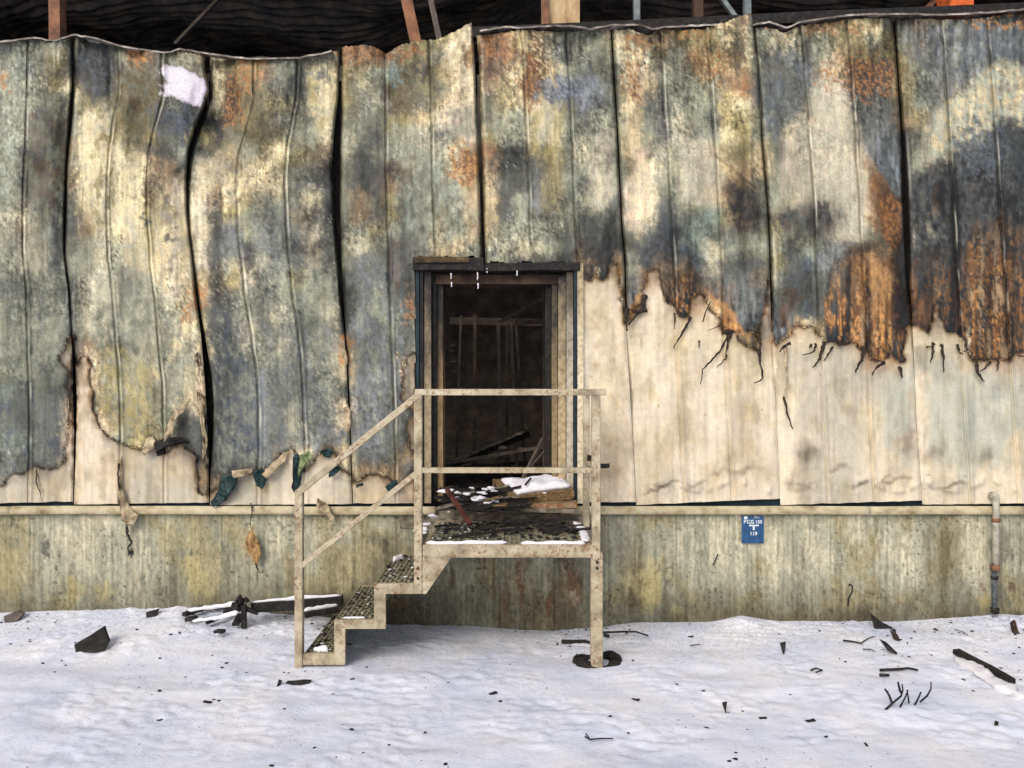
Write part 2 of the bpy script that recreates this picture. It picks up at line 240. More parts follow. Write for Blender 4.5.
# film: cream paint, soiled
fx_ = samp(g, gx(w1x*.5+w2x*.3), gy(w1y*.5+w2y*.3))
film = fx_*.65 + s2l((226,210,182))*ALB*.35
film = np.maximum(film, s2l((120,104,76))*ALB)
fl = 1 + .15*fbm(XX/6, YY/9, 4, 81) + .12*fbm(XX/3.0, YY/90, 3, 82) + .10*fbm(XX/28, YY/40, 3, 83)
film = film*np.clip(fl, .5, 1.3)[..., None]
blot = sm(.12, .5, fbm(XX/24, YY/44, 4, 84)); film *= (1-.22*blot)[..., None]*np.where(blot[..., None] > 0, np.array([1, .98, .92]), 1)
och = sm(.25, .6, fbm(XX/16, YY/22, 3, 86)); film *= 1-och[..., None]*np.array([.02, .06, .16])
_dr = random.Random(21)
for _ in range(900):
    ix, iy = _dr.randrange(X1-X0-8), _dr.randrange(255, 505); am = _dr.uniform(.15, .8)*(_dr.random()**1.5); w_, h_ = _dr.choice([(1,1),(1,1),(2,1),(1,2),(2,2),(3,2)])
    film[iy:iy+h_, ix:ix+w_] *= 1-am*.8
edge = np.clip(1-sm(.5, .98, Mb6), 0, 1)*sm(.3, .8, .55+fbm(XX/10, YY/10, 2, 88)); film *= 1-edge[..., None]*np.array([.46, .60, .78])
Mb14 = box(box(Mb6, 9), 8); wide = np.clip(1-sm(.55, 1.0, Mb14), 0, 1)*np.clip(.55+1.3*fbm(XX/9, YY/13, 4, 90), 0, 1)*(1-.5*sm(400, 560, XX)); film *= 1-wide[..., None]*np.array([.42, .46, .52])
edge2 = 1-sm(.55, .97, Mb2); film *= 1-edge2[..., None]*np.array([.75, .82, .88])
# sooty smudges low on the film, in dents
for (cx, cy, rx, ry, am) in [(560+100,488,10,2,.6),(668,484,12,1.6,.7),(648,492,8,1.6,.55),(698,484,10,2.5,.5),(720,472,8,3,.4),(745,470,14,3,.5),(605,475,18,6,.35),(620,450,12,20,.2),(808,455,11,7,.5),(838,468,9,2.5,.5),(860,484,11,2,.65),(895,480,13,2,.6),(885,478,6,1.5,.6),(950,486,16,1.8,.7),(805,488,12,3,.35),(930,455,12,7,.35),(985,458,10,7,.4),(910,440,6,14,.45),(735,425,10,30,.2),(690,430,12,20,.15),(790,480,9,4,.3),(600,300,10,20,.08),(30,490,14,8,.15),(112,450,10,12,.25)]:
    sl = (slice(int(cy-ry*4-8), min(Y1, int(cy+ry*4+8))), slice(int(cx-rx*3)-X0, int(cx+rx*3)-X0))
    d = np.hypot((XX[sl]+w2x[sl]*.8-cx)/rx, (YY[sl]+w2y[sl]*.25*min(1, ry/3)+3*np.sin((XX[sl]-cx)/rx*2.1)-cy)/ry)
    film[sl] *= 1-(am*(1-sm(.2, 1.7, d)))[..., None]*np.array([.85, .9, .95])
for (cx, cy) in [(596,312),(597,345),(594,367),(597,368),(612,360),(640,335),(641,343),(598,325)]:
    d = np.hypot((XX+wx-cx)/3.2, (YY+wy-cy)/4.5); film *= 1-(.32*(1-sm(.3, 1.3, d)))[..., None]*np.array([.5, .7, 1])
gst = sm(.05, .5, fbm(XX/7, YY/120, 3, 89)); film *= 1-.13*gst[..., None]
fg = film.mean(-1, keepdims=True); film = (fg+(film-fg)*.88)*np.array([.95, .95, .97])
film = np.clip(film, .01, .86); steel = np.clip(steel, .012, .8)
def look(img, px, py): 
    ix = np.clip(np.rint(px-X0).astype(int), 0, img.shape[1]-1); iy = np.clip(np.rint(py-Y0).astype(int), 0, img.shape[0]-1)
    return img[iy, ix]
# ------------------------------------------------------------------ object helpers
def put(name, me, mats, parent=None, loc=None):
    o = bpy.data.objects.new(name, me); C.objects.link(o)
    for m in (mats if isinstance(mats, (list, tuple)) else [mats]):
        if m: me.materials.append(m)
    if parent: o.parent = parent
    if loc: o.location = loc
    return o
def tag(o, label=None, cat=None, group=None, kind=None):
    if label: o['label'] = label
    if cat: o['category'] = cat
    if group: o['group'] = group
    if kind: o['kind'] = kind
    return o
def empty(name, loc, label=None, cat=None, group=None):
    o = bpy.data.objects.new(name, None); C.objects.link(o); o.location = loc; o.empty_display_size = .1
    return tag(o, label, cat, group)
def mesh_np(name, V, Q, col=None, smooth=True):
    me = bpy.data.meshes.new(name); n = len(V); q = len(Q)
    me.vertices.add(n); me.vertices.foreach_set('co', np.asarray(V, np.float32).ravel())
    me.loops.add(q*4); me.loops.foreach_set('vertex_index', np.asarray(Q, np.int32).ravel())
    me.polygons.add(q); me.polygons.foreach_set('loop_start', np.arange(0, q*4, 4, dtype=np.int32)); me.polygons.foreach_set('loop_total', np.full(q, 4, np.int32))
    me.update(calc_edges=True)
    me.polygons.foreach_set('use_smooth', np.full(q, smooth))
    if col is not None:
        at = me.color_attributes.new('Col', 'FLOAT_COLOR', 'POINT')
        at.data.foreach_set('color', np.concatenate([col, np.ones((n, 1))], 1).astype(np.float32).ravel())
    me.validate(); return me
def grid_quads(nv, nu):
    i = np.arange(nv*nu).reshape(nv, nu)
    return np.stack([i[:-1, :-1], i[1:, :-1], i[1:, 1:], i[:-1, 1:]], -1).reshape(-1, 4)
class MB:
    def __init__(s): s.bm = bmesh.new()
    def box(s, x0, x1, y0, y1, z0, z1, bev=0):
        v = [s.bm.verts.new(p) for p in [(x0,y0,z0),(x1,y0,z0),(x1,y1,z0),(x0,y1,z0),(x0,y0,z1),(x1,y0,z1),(x1,y1,z1),(x0,y1,z1)]]
        for f in [(3,2,1,0),(4,5,6,7),(0,1,5,4),(1,2,6,5),(2,3,7,6),(3,0,4,7)]: s.bm.faces.new([v[i] for i in f])
        return s
    def bar(s, a, b, wx_, wy_=None, up=(0,0,1)):      # square bar between two points
        a, b = Vector(a), Vector(b); wy_ = wy_ or wx_; d = (b-a).normalized(); u = Vector(up)
        if abs(d.dot(u)) > .95: u = Vector((0,1,0))
        r = d.cross(u).normalized(); u = r.cross(d)
        v = [s.bm.verts.new(p + r*sx*wx_/2 + u*sy*wy_/2) for p in (a, b) for sx, sy in ((-1,-1),(1,-1),(1,1),(-1,1))]
        for f in [(0,1,2,3),(7,6,5,4),(0,4,5,1),(1,5,6,2),(2,6,7,3),(3,7,4,0)]: s.bm.faces.new([v[i] for i in f])
        return s
    def tube(s, pts, rad, n=7, flat=1.0):
        rad = rad if isinstance(rad, (list, tuple)) else [rad]*len(pts); pts = [Vector(p) for p in pts]; rings = []
        for i, p in enumerate(pts):
            d = (pts[min(i+1, len(pts)-1)]-pts[max(i-1, 0)]).normalized(); u = Vector((0,1,0)) if abs(d.y) < .9 else Vector((0,0,1))
            r = d.cross(u).normalized(); u = r.cross(d)
            rings.append([s.bm.verts.new(p + (r*math.cos(t)*rad[i] + u*math.sin(t)*rad[i]*flat)) for t in [2*math.pi*k/n for k in range(n)]])
        for a, b in zip(rings, rings[1:]):
            for k in range(n): s.bm.faces.new([a[k], a[(k+1) % n], b[(k+1) % n], b[k]])
        s.bm.faces.new(rings[0][::-1]); s.bm.faces.new(rings[-1]); return s
    def prism(s, pts, y0, y1):                     # outline in x,z pushed along y
        a = [s.bm.verts.new((p[0], y0, p[1])) for p in pts]; b = [s.bm.verts.new((p[0], y1, p[1])) for p in pts]
        s.bm.faces.new(a); s.bm.faces.new(b[::-1])
        for i in range(len(pts)): j = (i+1) % len(pts); s.bm.faces.new([a[j], a[i], b[i], b[j]])
        return s
    def rough(s, amp, fr=6, cuts=0, seed=0):
        if cuts: bmesh.ops.subdivide_edges(s.bm, edges=s.bm.edges[:], cuts=cuts, use_grid_fill=True)
        for v in s.bm.verts: v.co += mnoise.noise_vector(v.co*fr+Vector((seed, 0, seed)))*amp
        return s
    def bevel(s, w_, seg=1):
        bmesh.ops.bevel(s.bm, geom=s.bm.edges[:], offset=w_, segments=seg, affect='EDGES', clamp_overlap=True); return s
    def build(s, name, mat, parent=None, smooth=False, loc=None):
        bmesh.ops.recalc_face_normals(s.bm, faces=s.bm.faces[:])
        me = bpy.data.meshes.new(name); s.bm.to_mesh(me); s.bm.free()
        if smooth: me.polygons.foreach_set('use_smooth', [True]*len(me.polygons))
        return put(name, me, mat, parent, loc)
def W(px, py, dep=0.0):       # a point of the wall plane (dep metres in front of it) from its raster coordinates
    d = D0-dep; return Vector(((px-512)*d/F, -dep, EYE-(py-384)*d/F))
def A(px, py, yw):            # a point at world depth yw
    d = D0+yw; return Vector(((px-512)*d/F, yw, EYE-(py-384)*d/F))
# ------------------------------------------------------------------ materials
def nodes(name):
    m = bpy.data.materials.new(name); m.use_nodes = True; n = m.node_tree; return m, n, n.nodes['Principled BSDF']
def N(n, t, **kw):
    x = n.nodes.new(t)
    for k, v in kw.items():
        if k in x.inputs.keys(): x.inputs[k].default_value = v
        else: setattr(x, k, v)
    return x
def ramp(n, f, stops):
    r = n.nodes.new('ShaderNodeValToRGB'); n.links.new(f, r.inputs[0]); e = r.color_ramp.elements
    while len(e) < len(stops): e.new(.5)
    for el, (p, c) in zip(e, stops): el.position = p; el.color = tuple(c)+(1,) if len(c) == 3 else c
    return r
def mix(n, f, a, b, typ='MIX'):
    m = n.nodes.new('ShaderNodeMix'); m.data_type = 'RGBA'; m.blend_type = typ
    for s, v in ((0, f), (6, a), (7, b)):
        if hasattr(v, 'is_linked') or hasattr(v, 'links'): n.links.new(v, m.inputs[s])
        else: m.inputs[s].default_value = v if s == 0 else (tuple(v)+(1,) if len(v) == 3 else v)
    return m.outputs[2]
def bump(n, p, h, strength, dist):
    b = n.nodes.new('ShaderNodeBump'); b.inputs['Strength'].default_value = strength; b.inputs['Distance'].default_value = dist
    n.links.new(h, b.inputs['Height']); n.links.new(b.outputs[0], p.inputs['Normal'])
def noisetex(n, scale, det=6, rough=.6, vec=None, stretch=None):
    tc = n.nodes.new('ShaderNodeTexCoord'); t = N(n, 'ShaderNodeTexNoise', Scale=scale, Detail=det, Roughness=rough)
    if stretch:
        mp = n.nodes.new('ShaderNodeMapping'); mp.inputs['Scale'].default_value = stretch; n.links.new(tc.outputs['Object'], mp.inputs[0]); n.links.new(mp.outputs[0], t.inputs['Vector'])
    else: n.links.new(tc.outputs['Object'], t.inputs['Vector'])
    return t
def mat_stained(name, rough, bumpd, lo, hi_, sc=55, spec=.35, stretch=None, pits=0):
    m, n, p = nodes(name); a = N(n, 'ShaderNodeVertexColor', layer_name='Col'); t = noisetex(n, sc, 8, .7, stretch=stretch)
    r = ramp(n, t.outputs[0], [(.28, (lo,)*3), (.5, (1,)*3), (.75, (hi_,)*3)])
    c = mix(n, 1.0, a.outputs[0], r.outputs[0], 'MULTIPLY')
    if pits:
        tp = noisetex(n, 44, 3, .8); rp = ramp(n, tp.outputs[0], [(.335, (.40,.38,.36)), (.375, (1,1,1))]); c = mix(n, pits, c, mix(n, 1.0, c, rp.outputs[0], 'MULTIPLY'))
        tq = noisetex(n, 85, 5, .8); rq = ramp(n, tq.outputs[0], [(.36, (.78,.77,.75)), (.48, (1,1,1)), (.62, (1.10,1.10,1.08))]); c = mix(n, 1.0, c, rq.outputs[0], 'MULTIPLY')
    n.links.new(c, p.inputs['Base Color'])
    rr = N(n, 'ShaderNodeMapRange'); rr.inputs['To Min'].default_value = rough-.15; rr.inputs['To Max'].default_value = rough+.15
    t2 = noisetex(n, 9, 4, .6); n.links.new(t2.outputs[0], rr.inputs[0]); n.links.new(rr.outputs[0], p.inputs['Roughness'])
    p.inputs['Specular IOR Level'].default_value = spec
    bump(n, p, t.outputs[0], .6, bumpd); return m
M_STEEL = mat_stained('scorched_steel', .55, .005, .78, 1.18, 60, pits=.8)
M_FILM = mat_stained('cream_paint', .6, .002, .82, 1.10, 70, .25)
M_PLINTH = mat_stained('weathered_plinth', .85, .005, .55, 1.3, 40, .15, stretch=(1, 1, .45), pits=.7)
def mat_simple(name, cols, scale, rough=.7, bd=.003, spec=.3, stretch=None, det=7, bs=.6):
    m, n, p = nodes(name); t = noisetex(n, scale, det, .65, stretch=stretch); k = len(cols)
    r = ramp(n, t.outputs[0], [(.3+.4*i/(k-1), s2l(c)) for i, c in enumerate(cols)])
    n.links.new(r.outputs[0], p.inputs['Base Color']); p.inputs['Roughness'].default_value = rough; p.inputs['Specular IOR Level'].default_value = spec
    t3 = noisetex(n, scale*3, 6, .7); bump(n, p, t3.outputs[0], bs, bd); return m
M_CHAR = mat_simple('char', [(14,13,13),(30,28,27),(58,54,52)], 22, .75, .01)
M_SOOT = mat_simple('sooty_core', [(12,11,11),(26,23,20),(48,40,33)], 14, .9, .01)
M_INSIDE = mat_simple('sooty_inside', [(48,44,42),(72,65,60),(100,90,80)], 3.5, .95, .01, .1)
M_ROOF = mat_simple('charred_roof', [(64,66,74),(108,102,98),(160,140,118)], 2.6, .9, .02, .15, det=9)
M_STUD = mat_simple('sooty_stud', [(58,52,50),(88,80,74),(116,104,94)], 9, .8, .003)
M_RUSTPOST = mat_simple('rusty_post', [(66,50,42),(124,86,64),(156,112,82)], 8, .8, .004)
M_PALEPOST = mat_simple('scorched_timber', [(86,62,44),(176,148,112),(206,186,150)], 9, .8, .004, stretch=(1,1,.3))
M_REDPOST = mat_simple('bright_rust', [(140,66,34),(206,98,48),(228,120,66)], 9, .8, .004)
M_GREYPIPE = mat_simple('grey_steel', [(70,80,86),(108,118,120),(140,146,144)], 9, .6, .002)
M_TEAL = mat_simple('dark_green_coating', [(10,14,16),(18,42,46),(52,84,78)], 34, .6, .003)
M_FLASH = mat_simple('flashing', [(60,50,44),(120,112,104),(196,190,182)], 10, .45, .002)
M_TIN = mat_simple('grey_plate', [(70,72,76),(112,112,112),(150,140,128)], 8, .6, .002)
M_WOOL = mat_simple('brown_insulation', [(60,46,30),(104,84,56),(150,128,92)], 30, .95, .006, stretch=(1,1,3))
M_ASHBOARD = mat_simple('ash_board', [(60,56,50),(120,112,98),(168,158,138)], 14, .85, .005)
M_REDWOOD = mat_simple('reddish_stick', [(46,24,20),(84,46,38),(110,66,54)], 20, .8, .003)
M_TREAD = mat_simple('grimy_grating', [(74,72,60),(126,122,102),(168,162,138)], 26, .8, .003)
M_RUSTY = mat_simple('rust_stained_board', [(70,50,36),(160,142,112),(120,76,46),(178,164,140)], 14, .85, .003)
# stair paint: beige with rust freckles and grime
def mat_stair():
    m, n, p = nodes('beige_stair_paint'); t = noisetex(n, 7, 6, .6); base = ramp(n, t.outputs[0], [(.3, s2l((104,96,76))), (.5, s2l((168,156,130))), (.7, s2l((194,184,160)))])
    t2 = noisetex(n, 42, 8, .75); r2 = ramp(n, t2.outputs[0], [(.51, (0,0,0)), (.60, (1,1,1))])
    t4 = noisetex(n, 4, 3, .6); r4 = ramp(n, t4.outputs[0], [(.42, (.1,.1,.1)), (.56, (1,1,1))])
    mm = mix(n, 1.0, r2.outputs[0], r4.outputs[0], 'MULTIPLY'); t5 = noisetex(n, 90, 3, .6)
    rc = ramp(n, t5.outputs[0], [(.35, s2l((60,40,28))), (.6, s2l((134,84,48)))])
    c = mix(n, mm, base.outputs[0], rc.outputs[0]); n.links.new(c, p.inputs['Base Color']); p.inputs['Roughness'].default_value = .6
    bump(n, p, t2.outputs[0], .4, .002); return m
M_STAIR = mat_stair()
def mat_snow():
    m, n, p = nodes('snow'); t = noisetex(n, 1.6, 8, .65); r = ramp(n, t.outputs[0], [(.3, (.60,.655,.81)), (.5, (.75,.775,.87)), (.7, (.85,.83,.87))])
    t4 = noisetex(n, 7, 8, .7); r4 = ramp(n, t4.outputs[0], [(.30, (.80,.80,.82)), (.46, (1,1,1))])      # soot dust on the snow
    c = mix(n, 1.0, r.outputs[0], r4.outputs[0], 'MULTIPLY')
    t2 = noisetex(n, 130, 5, .7); r2 = ramp(n, t2.outputs[0], [(.70, (1,1,1)), (.76, (.25,.25,.27))]); c = mix(n, 1.0, c, r2.outputs[0], 'MULTIPLY')
    tc = N(n, 'ShaderNodeTexCoord'); sx = N(n, 'ShaderNodeSeparateXYZ'); n.links.new(tc.outputs['Object'], sx.inputs[0]); mr = N(n, 'ShaderNodeMapRange'); n.links.new(sx.outputs[1], mr.inputs[0]); mr.inputs['From Min'].default_value = -1.5; mr.inputs['From Max'].default_value = 0
    t6 = noisetex(n, 38, 6, .8); r6 = ramp(n, t6.outputs[0], [(.36, (.42,.42,.44)), (.50, (1,1,1))]); c2 = mix(n, 1.0, c, r6.outputs[0], 'MULTIPLY'); c = mix(n, mr.outputs[0], c, c2)
    n.links.new(c, p.inputs['Base Color']); p.inputs['Roughness'].default_value = .75; p.inputs['Specular IOR Level'].default_value = .25
    p.inputs['Subsurface Weight'].default_value = 0.0
    t3 = noisetex(n, 34, 10, .75, stretch=(1,1.4,1)); bump(n, p, t3.outputs[0], .6, .014); return m
M_SNOW = mat_snow()
M_CLEANSNOW = mat_simple('clean_snow', [(214,214,224),(228,226,232),(238,234,236)], 20, .7, .006)
M_BLUE = mat_simple('blue_enamel', [(28,56,88),(38,76,118),(52,92,138)], 30, .5, .001)
M_WHITEPRINT = mat_simple('white_print', [(170,190,205),(215,222,228),(235,235,235)], 60, .6, .0005)
M_PALEPIPE = mat_simple('pale_conduit', [(120,118,106),(168,164,148),(198,192,174)], 16, .6, .002)
M_DARKPIPE = mat_simple('burnt_conduit', [(36,40,44),(78,84,88),(130,130,122)], 24, .7, .003)
# ------------------------------------------------------------------ ground
def snow_h(x, y):
    bank = np.interp(x, [-5,-4.3,-3.2,-2.2,-1.5,-1.0,0,.6,1.2,2.0,2.5,3.4,4.4,5], [.10,.10,.12,.10,.06,-.02,-.05,-.05,-.02,.00,.03,.02,.05,.05])
    h = bank*np.exp(-np.clip(-y, 0, 99)/.55)
    h = h + .030*fbm(x/1.5, y/.9, 2, 5) + .012*fbm(x/.45, y/.28, 4, 7) + .015*fbm(x/.10, y/.07, 4, 9)*sm(-.3, .3, fbm(x/.8, y/.6, 2, 15))
    h = h + .05*np.exp(-(((x-1.93)/.16)**2+((y+.05)/.16)**2))
    lump = sm(0, .5, fbm(x/.9, y/.6, 2, 12))*np.exp(-((x+2.4)/1.6)**2)*np.exp(-((y+.7)/.5)**2); h = h + .05*lump*np.abs(fbm(x/.09, y/.09, 3, 13))
    for fx_, fy_, ra in FOOT: h = h - .016*np.exp(-(((x-fx_)/.16)**2+((y-fy_)/.09)**2)**1.5)
    near = sm(0, .25, np.abs(y+1.0)); return np.where((np.abs(x) < .8) | (x < -1.2), h*(.35+.65*near), h)
FOOT = [(-3.2,-1.6,0),(-2.6,-1.9,0),(-2.1,-1.5,0),(-1.2,-1.75,0),(-.5,-2.1,0),(.3,-1.6,0),(1.0,-2.0,0),(1.7,-1.5,0),(2.3,-1.9,0),(2.9,-1.3,0),(1.35,-1.05,0),(-1.9,-.9,0),(-3.6,-.9,0)]
def axis(a, b, st, far):
    mid = np.arange(a, b, st); g_ = []; d = st*2; p = b
    while p < far: g_.append(p); p += d; d *= 1.5
    lo = []; d = st*2; p = a-d
    while p > -far: lo.append(p); d *= 1.5; p -= d
    return np.array(lo[::-1]+list(mid)+g_)
gxs = axis(-5.2, 5.2, .022, 900); gys = axis(-3.0, .15, .018, 900)
GX, GY = np.meshgrid(gxs, gys); GZ = snow_h(GX, np.minimum(GY, 0)); far = sm(6, 12, np.hypot(GX, GY)); GZ = GZ*(1-far)
GZ = np.where(GY > .3, -.1, GZ)
me = mesh_np('snow_ground', np.stack([GX, GY, GZ], -1).reshape(-1, 3), grid_quads(len(gys), len(gxs))[:, ::-1])
ground = tag(put('snow_ground', me, M_SNOW), kind='structure')
def gz(x, y): return float(snow_h(np.array([x*1.0]), np.array([y*1.0]))[0])
# ------------------------------------------------------------------ the building
B = empty('burnt_hall', (0, .1, 0), 'fire gutted hall with buckled scorched metal wall panels, pale plinth and open doorway', 'building')
# wall panels: left edge, right edge, top edge in wall raster units, bottom
PAN = [
 ([(-342,30),(-340,500)],[(-206,30),(-200,500)],[(-345,38),(-200,46)],502),
 ([(-204,30),(-198,500)],[(-66,30),(-63,500)],[(-205,46),(-130,36),(-60,44)],502),
 ([(-62,30),(-61,500)],[(72,36),(72,80),(70,120),(67,160),(65,200),(65,250),(70,290),(71,330),(73,370),(73,400),(74,430),(73,500)],[(-62,46),(0,43),(35,39),(50,42),(73,36)],502),
 ([(73,38),(73,90),(71,130),(67,170),(65.5,210),(65.5,255),(70.3,290),(72,335),(75,360),(77,400),(76,440),(74,500)],[(205,55),(209,75),(205,90),(195,115),(188,140),(186,170),(187,200),(191,240),(195,280),(201,330),(205,380),(208,430),(209,500)],[(72,36),(95,39),(120,46),(150,51),(168,53),(180,50),(210,53)],502),
 ([(210,55),(211,80),(202,105),(193,130),(189,155),(187.5,175),(189,220),(195,270),(204,320),(212,370),(214,400),(213,440),(210.5,470),(210,500)],[(340,50),(338,85),(334,120),(332,150),(334,200),(338,250),(342,300),(346,350),(348,400),(350,440),(352,500)],[(210,56),(235,58),(256,60),(290,59),(315,54),(342,50)],502),
 ([(342,45),(341,90),(340,140),(340,190),(341.5,250),(344,300),(347.5,350),(350,400),(351.5,450),(353,500)],[(470,24),(474,60),(477,120),(479,180),(482,255),(482,500)],[(341,47),(365,45),(375,47),(386,54),(400,45),(418,41),(440,39),(447,35),(458,30),(469,23)],502),
 ([(475,35),(478,90),(480,150),(482,200),(484,262),(484,500)],[(610,27),(614,90),(618,160),(621,230),(624,262),(626,330),(631,410),(636,500)],[(474,36),(500,33),(520,30),(545,31),(570,32),(590,30),(611,28)],500),
 ([(612,30),(616,90),(620,160),(623,230),(626,262),(628,330),(633,410),(638,500)],[(748,14),(752,40),(757,80),(761,140),(766,200),(769,260),(771,330),(776,420),(780,500)],[(611,31),(630,29),(640,33),(650,36),(658,29),(680,30),(705,29),(714,25),(726,22),(738,17),(749,14)],500),
 ([(751,27),(755,60),(760,100),(764,160),(768,220),(771,270),(774,330),(779,420),(783,500)],[(891,18),(895,60),(899,120),(902,170),(905,230),(908,290),(912,330),(916,420),(922,500)],[(750,28),(770,27),(784,33),(800,26),(830,22),(850,19),(893,18)],500),
 ([(893,19),(898,60),(902,110),(905,150),(908,200),(911,290),(915,330),(919,420),(925,500)],[(1030,12),(1040,130),(1048,250),(1058,370),(1067,500)],[(892,19),(930,19),(950,20),(975,19),(1000,15),(1034,12)],500),
 ([(1032,12),(1042,130),(1050,250),(1060,370),(1069,500)],[(1172,8),(1205,500)],[(1030,12),(1100,16),(1175,9)],500),
 ([(1174,8),(1207,500)],[(1318,6),(1348,500)],[(1172,9),(1250,4),(1320,8)],500)]
def buckle(pi, u, px, py):
    up = 1-sm(330, 480, py)
    d = .018*np.sin(np.pi*u) + (.055*fbm(px/60, py/90, 2, 200+pi)+.014*fbm(px/18, py/28, 3, 210+pi))*(.25+.75*up)
    d = d + .004*fbm(px/6, py/7, 3, 220+pi)*(.4+.6*up)
    for k in (1/3, 2/3):
        t = (u-k+.006*fbm(px*0+pi, py/40, 2, 230+pi+k*9))*138
        d = d - .014*np.exp(-(t/1.1)**2) + .009*np.exp(-((t-2.6)/1.4)**2)
    for k in (1/6, .5, 5/6): d = d - .004*np.exp(-((u-k)*138/3.0)**2)*(1-.5*up)
    fd = .012+.048*(1-sm(280, 340, py))*(1. if pi < 6 else .5); d = d - fd*np.exp(-(u*138/1.4)**2) - fd*np.exp(-((1-u)*138/1.4)**2)
    t0 = np.exp(-(np.clip(py-24, 0, 999)/26)); d = d + .05*t0*fbm(px/9, px*0+pi, 2, 240)
    def G(cx, cy, rx, ry, a): return a*np.exp(-(((px-cx)/rx)**2+((py-cy)/ry)**2))
    if pi == 3: d = d + G(196,95,40,50,.14) - G(140,150,22,60,.03) - G(112,85,5,36,.05) + G(160,320,50,90,.05)
    if pi == 4: d = d + G(225,110,16,60,-.05)+G(280,150,30,90,.06)+G(330,130,14,60,.04)
    if pi == 2: d = d + G(50,60,20,30,.05) - G(66,200,10,90,.04)+G(20,250,40,110,.04)
    if pi == 5: d = d + G(470,30,24,40,.13) + G(386,55,8,16,-.08) + G(400,90,18,20,-.05)+G(440,170,30,50,.04)
    if pi == 6: d = d + G(540,110,30,50,.04)-G(590,90,20,50,.03)
    if pi == 7: d = d + G(745,22,24,34,.14) + G(650,40,10,10,-.07) + G(640,50,14,60,.04) - G(700,90,26,40,.04)+G(735,110,18,40,.05); 
    if pi == 7: s_ = (py-155)-(px-712)*.82; d = d - .03*np.exp(-(s_/3)**2)*sm(708, 716, px)*(1-sm(752, 760, px))
    if pi == 8: d = d + G(880,130,20,60,.05) - G(820,60,20,40,.04) + G(870,80,20,20,-.03) - G(895,210,12,50,.05)
    if pi == 9: d = d + G(935,90,16,60,-.05) + G(985,90,30,50,.05)+G(912,200,8,60,.03)
    # wrinkles low on the right hand film
    if pi >= 7: d = d + .030*np.exp(-((py-486-5*np.sin(px/11+pi))/3.0)**2)*sm(.1, .5, fbm(px/14, px*0+3, 2, 250)+.35)
    return d
BOTS = [(504,501),(503,502),(504.5,501.5),(504.5,502.5),(505,504),(503.5,503),(503,502),(505,498.5),(505,500.5),(504.5,503),(504,501),(504,501)]
DOORX0, DOORX1 = 415.0, 579.0
panel_objs = []
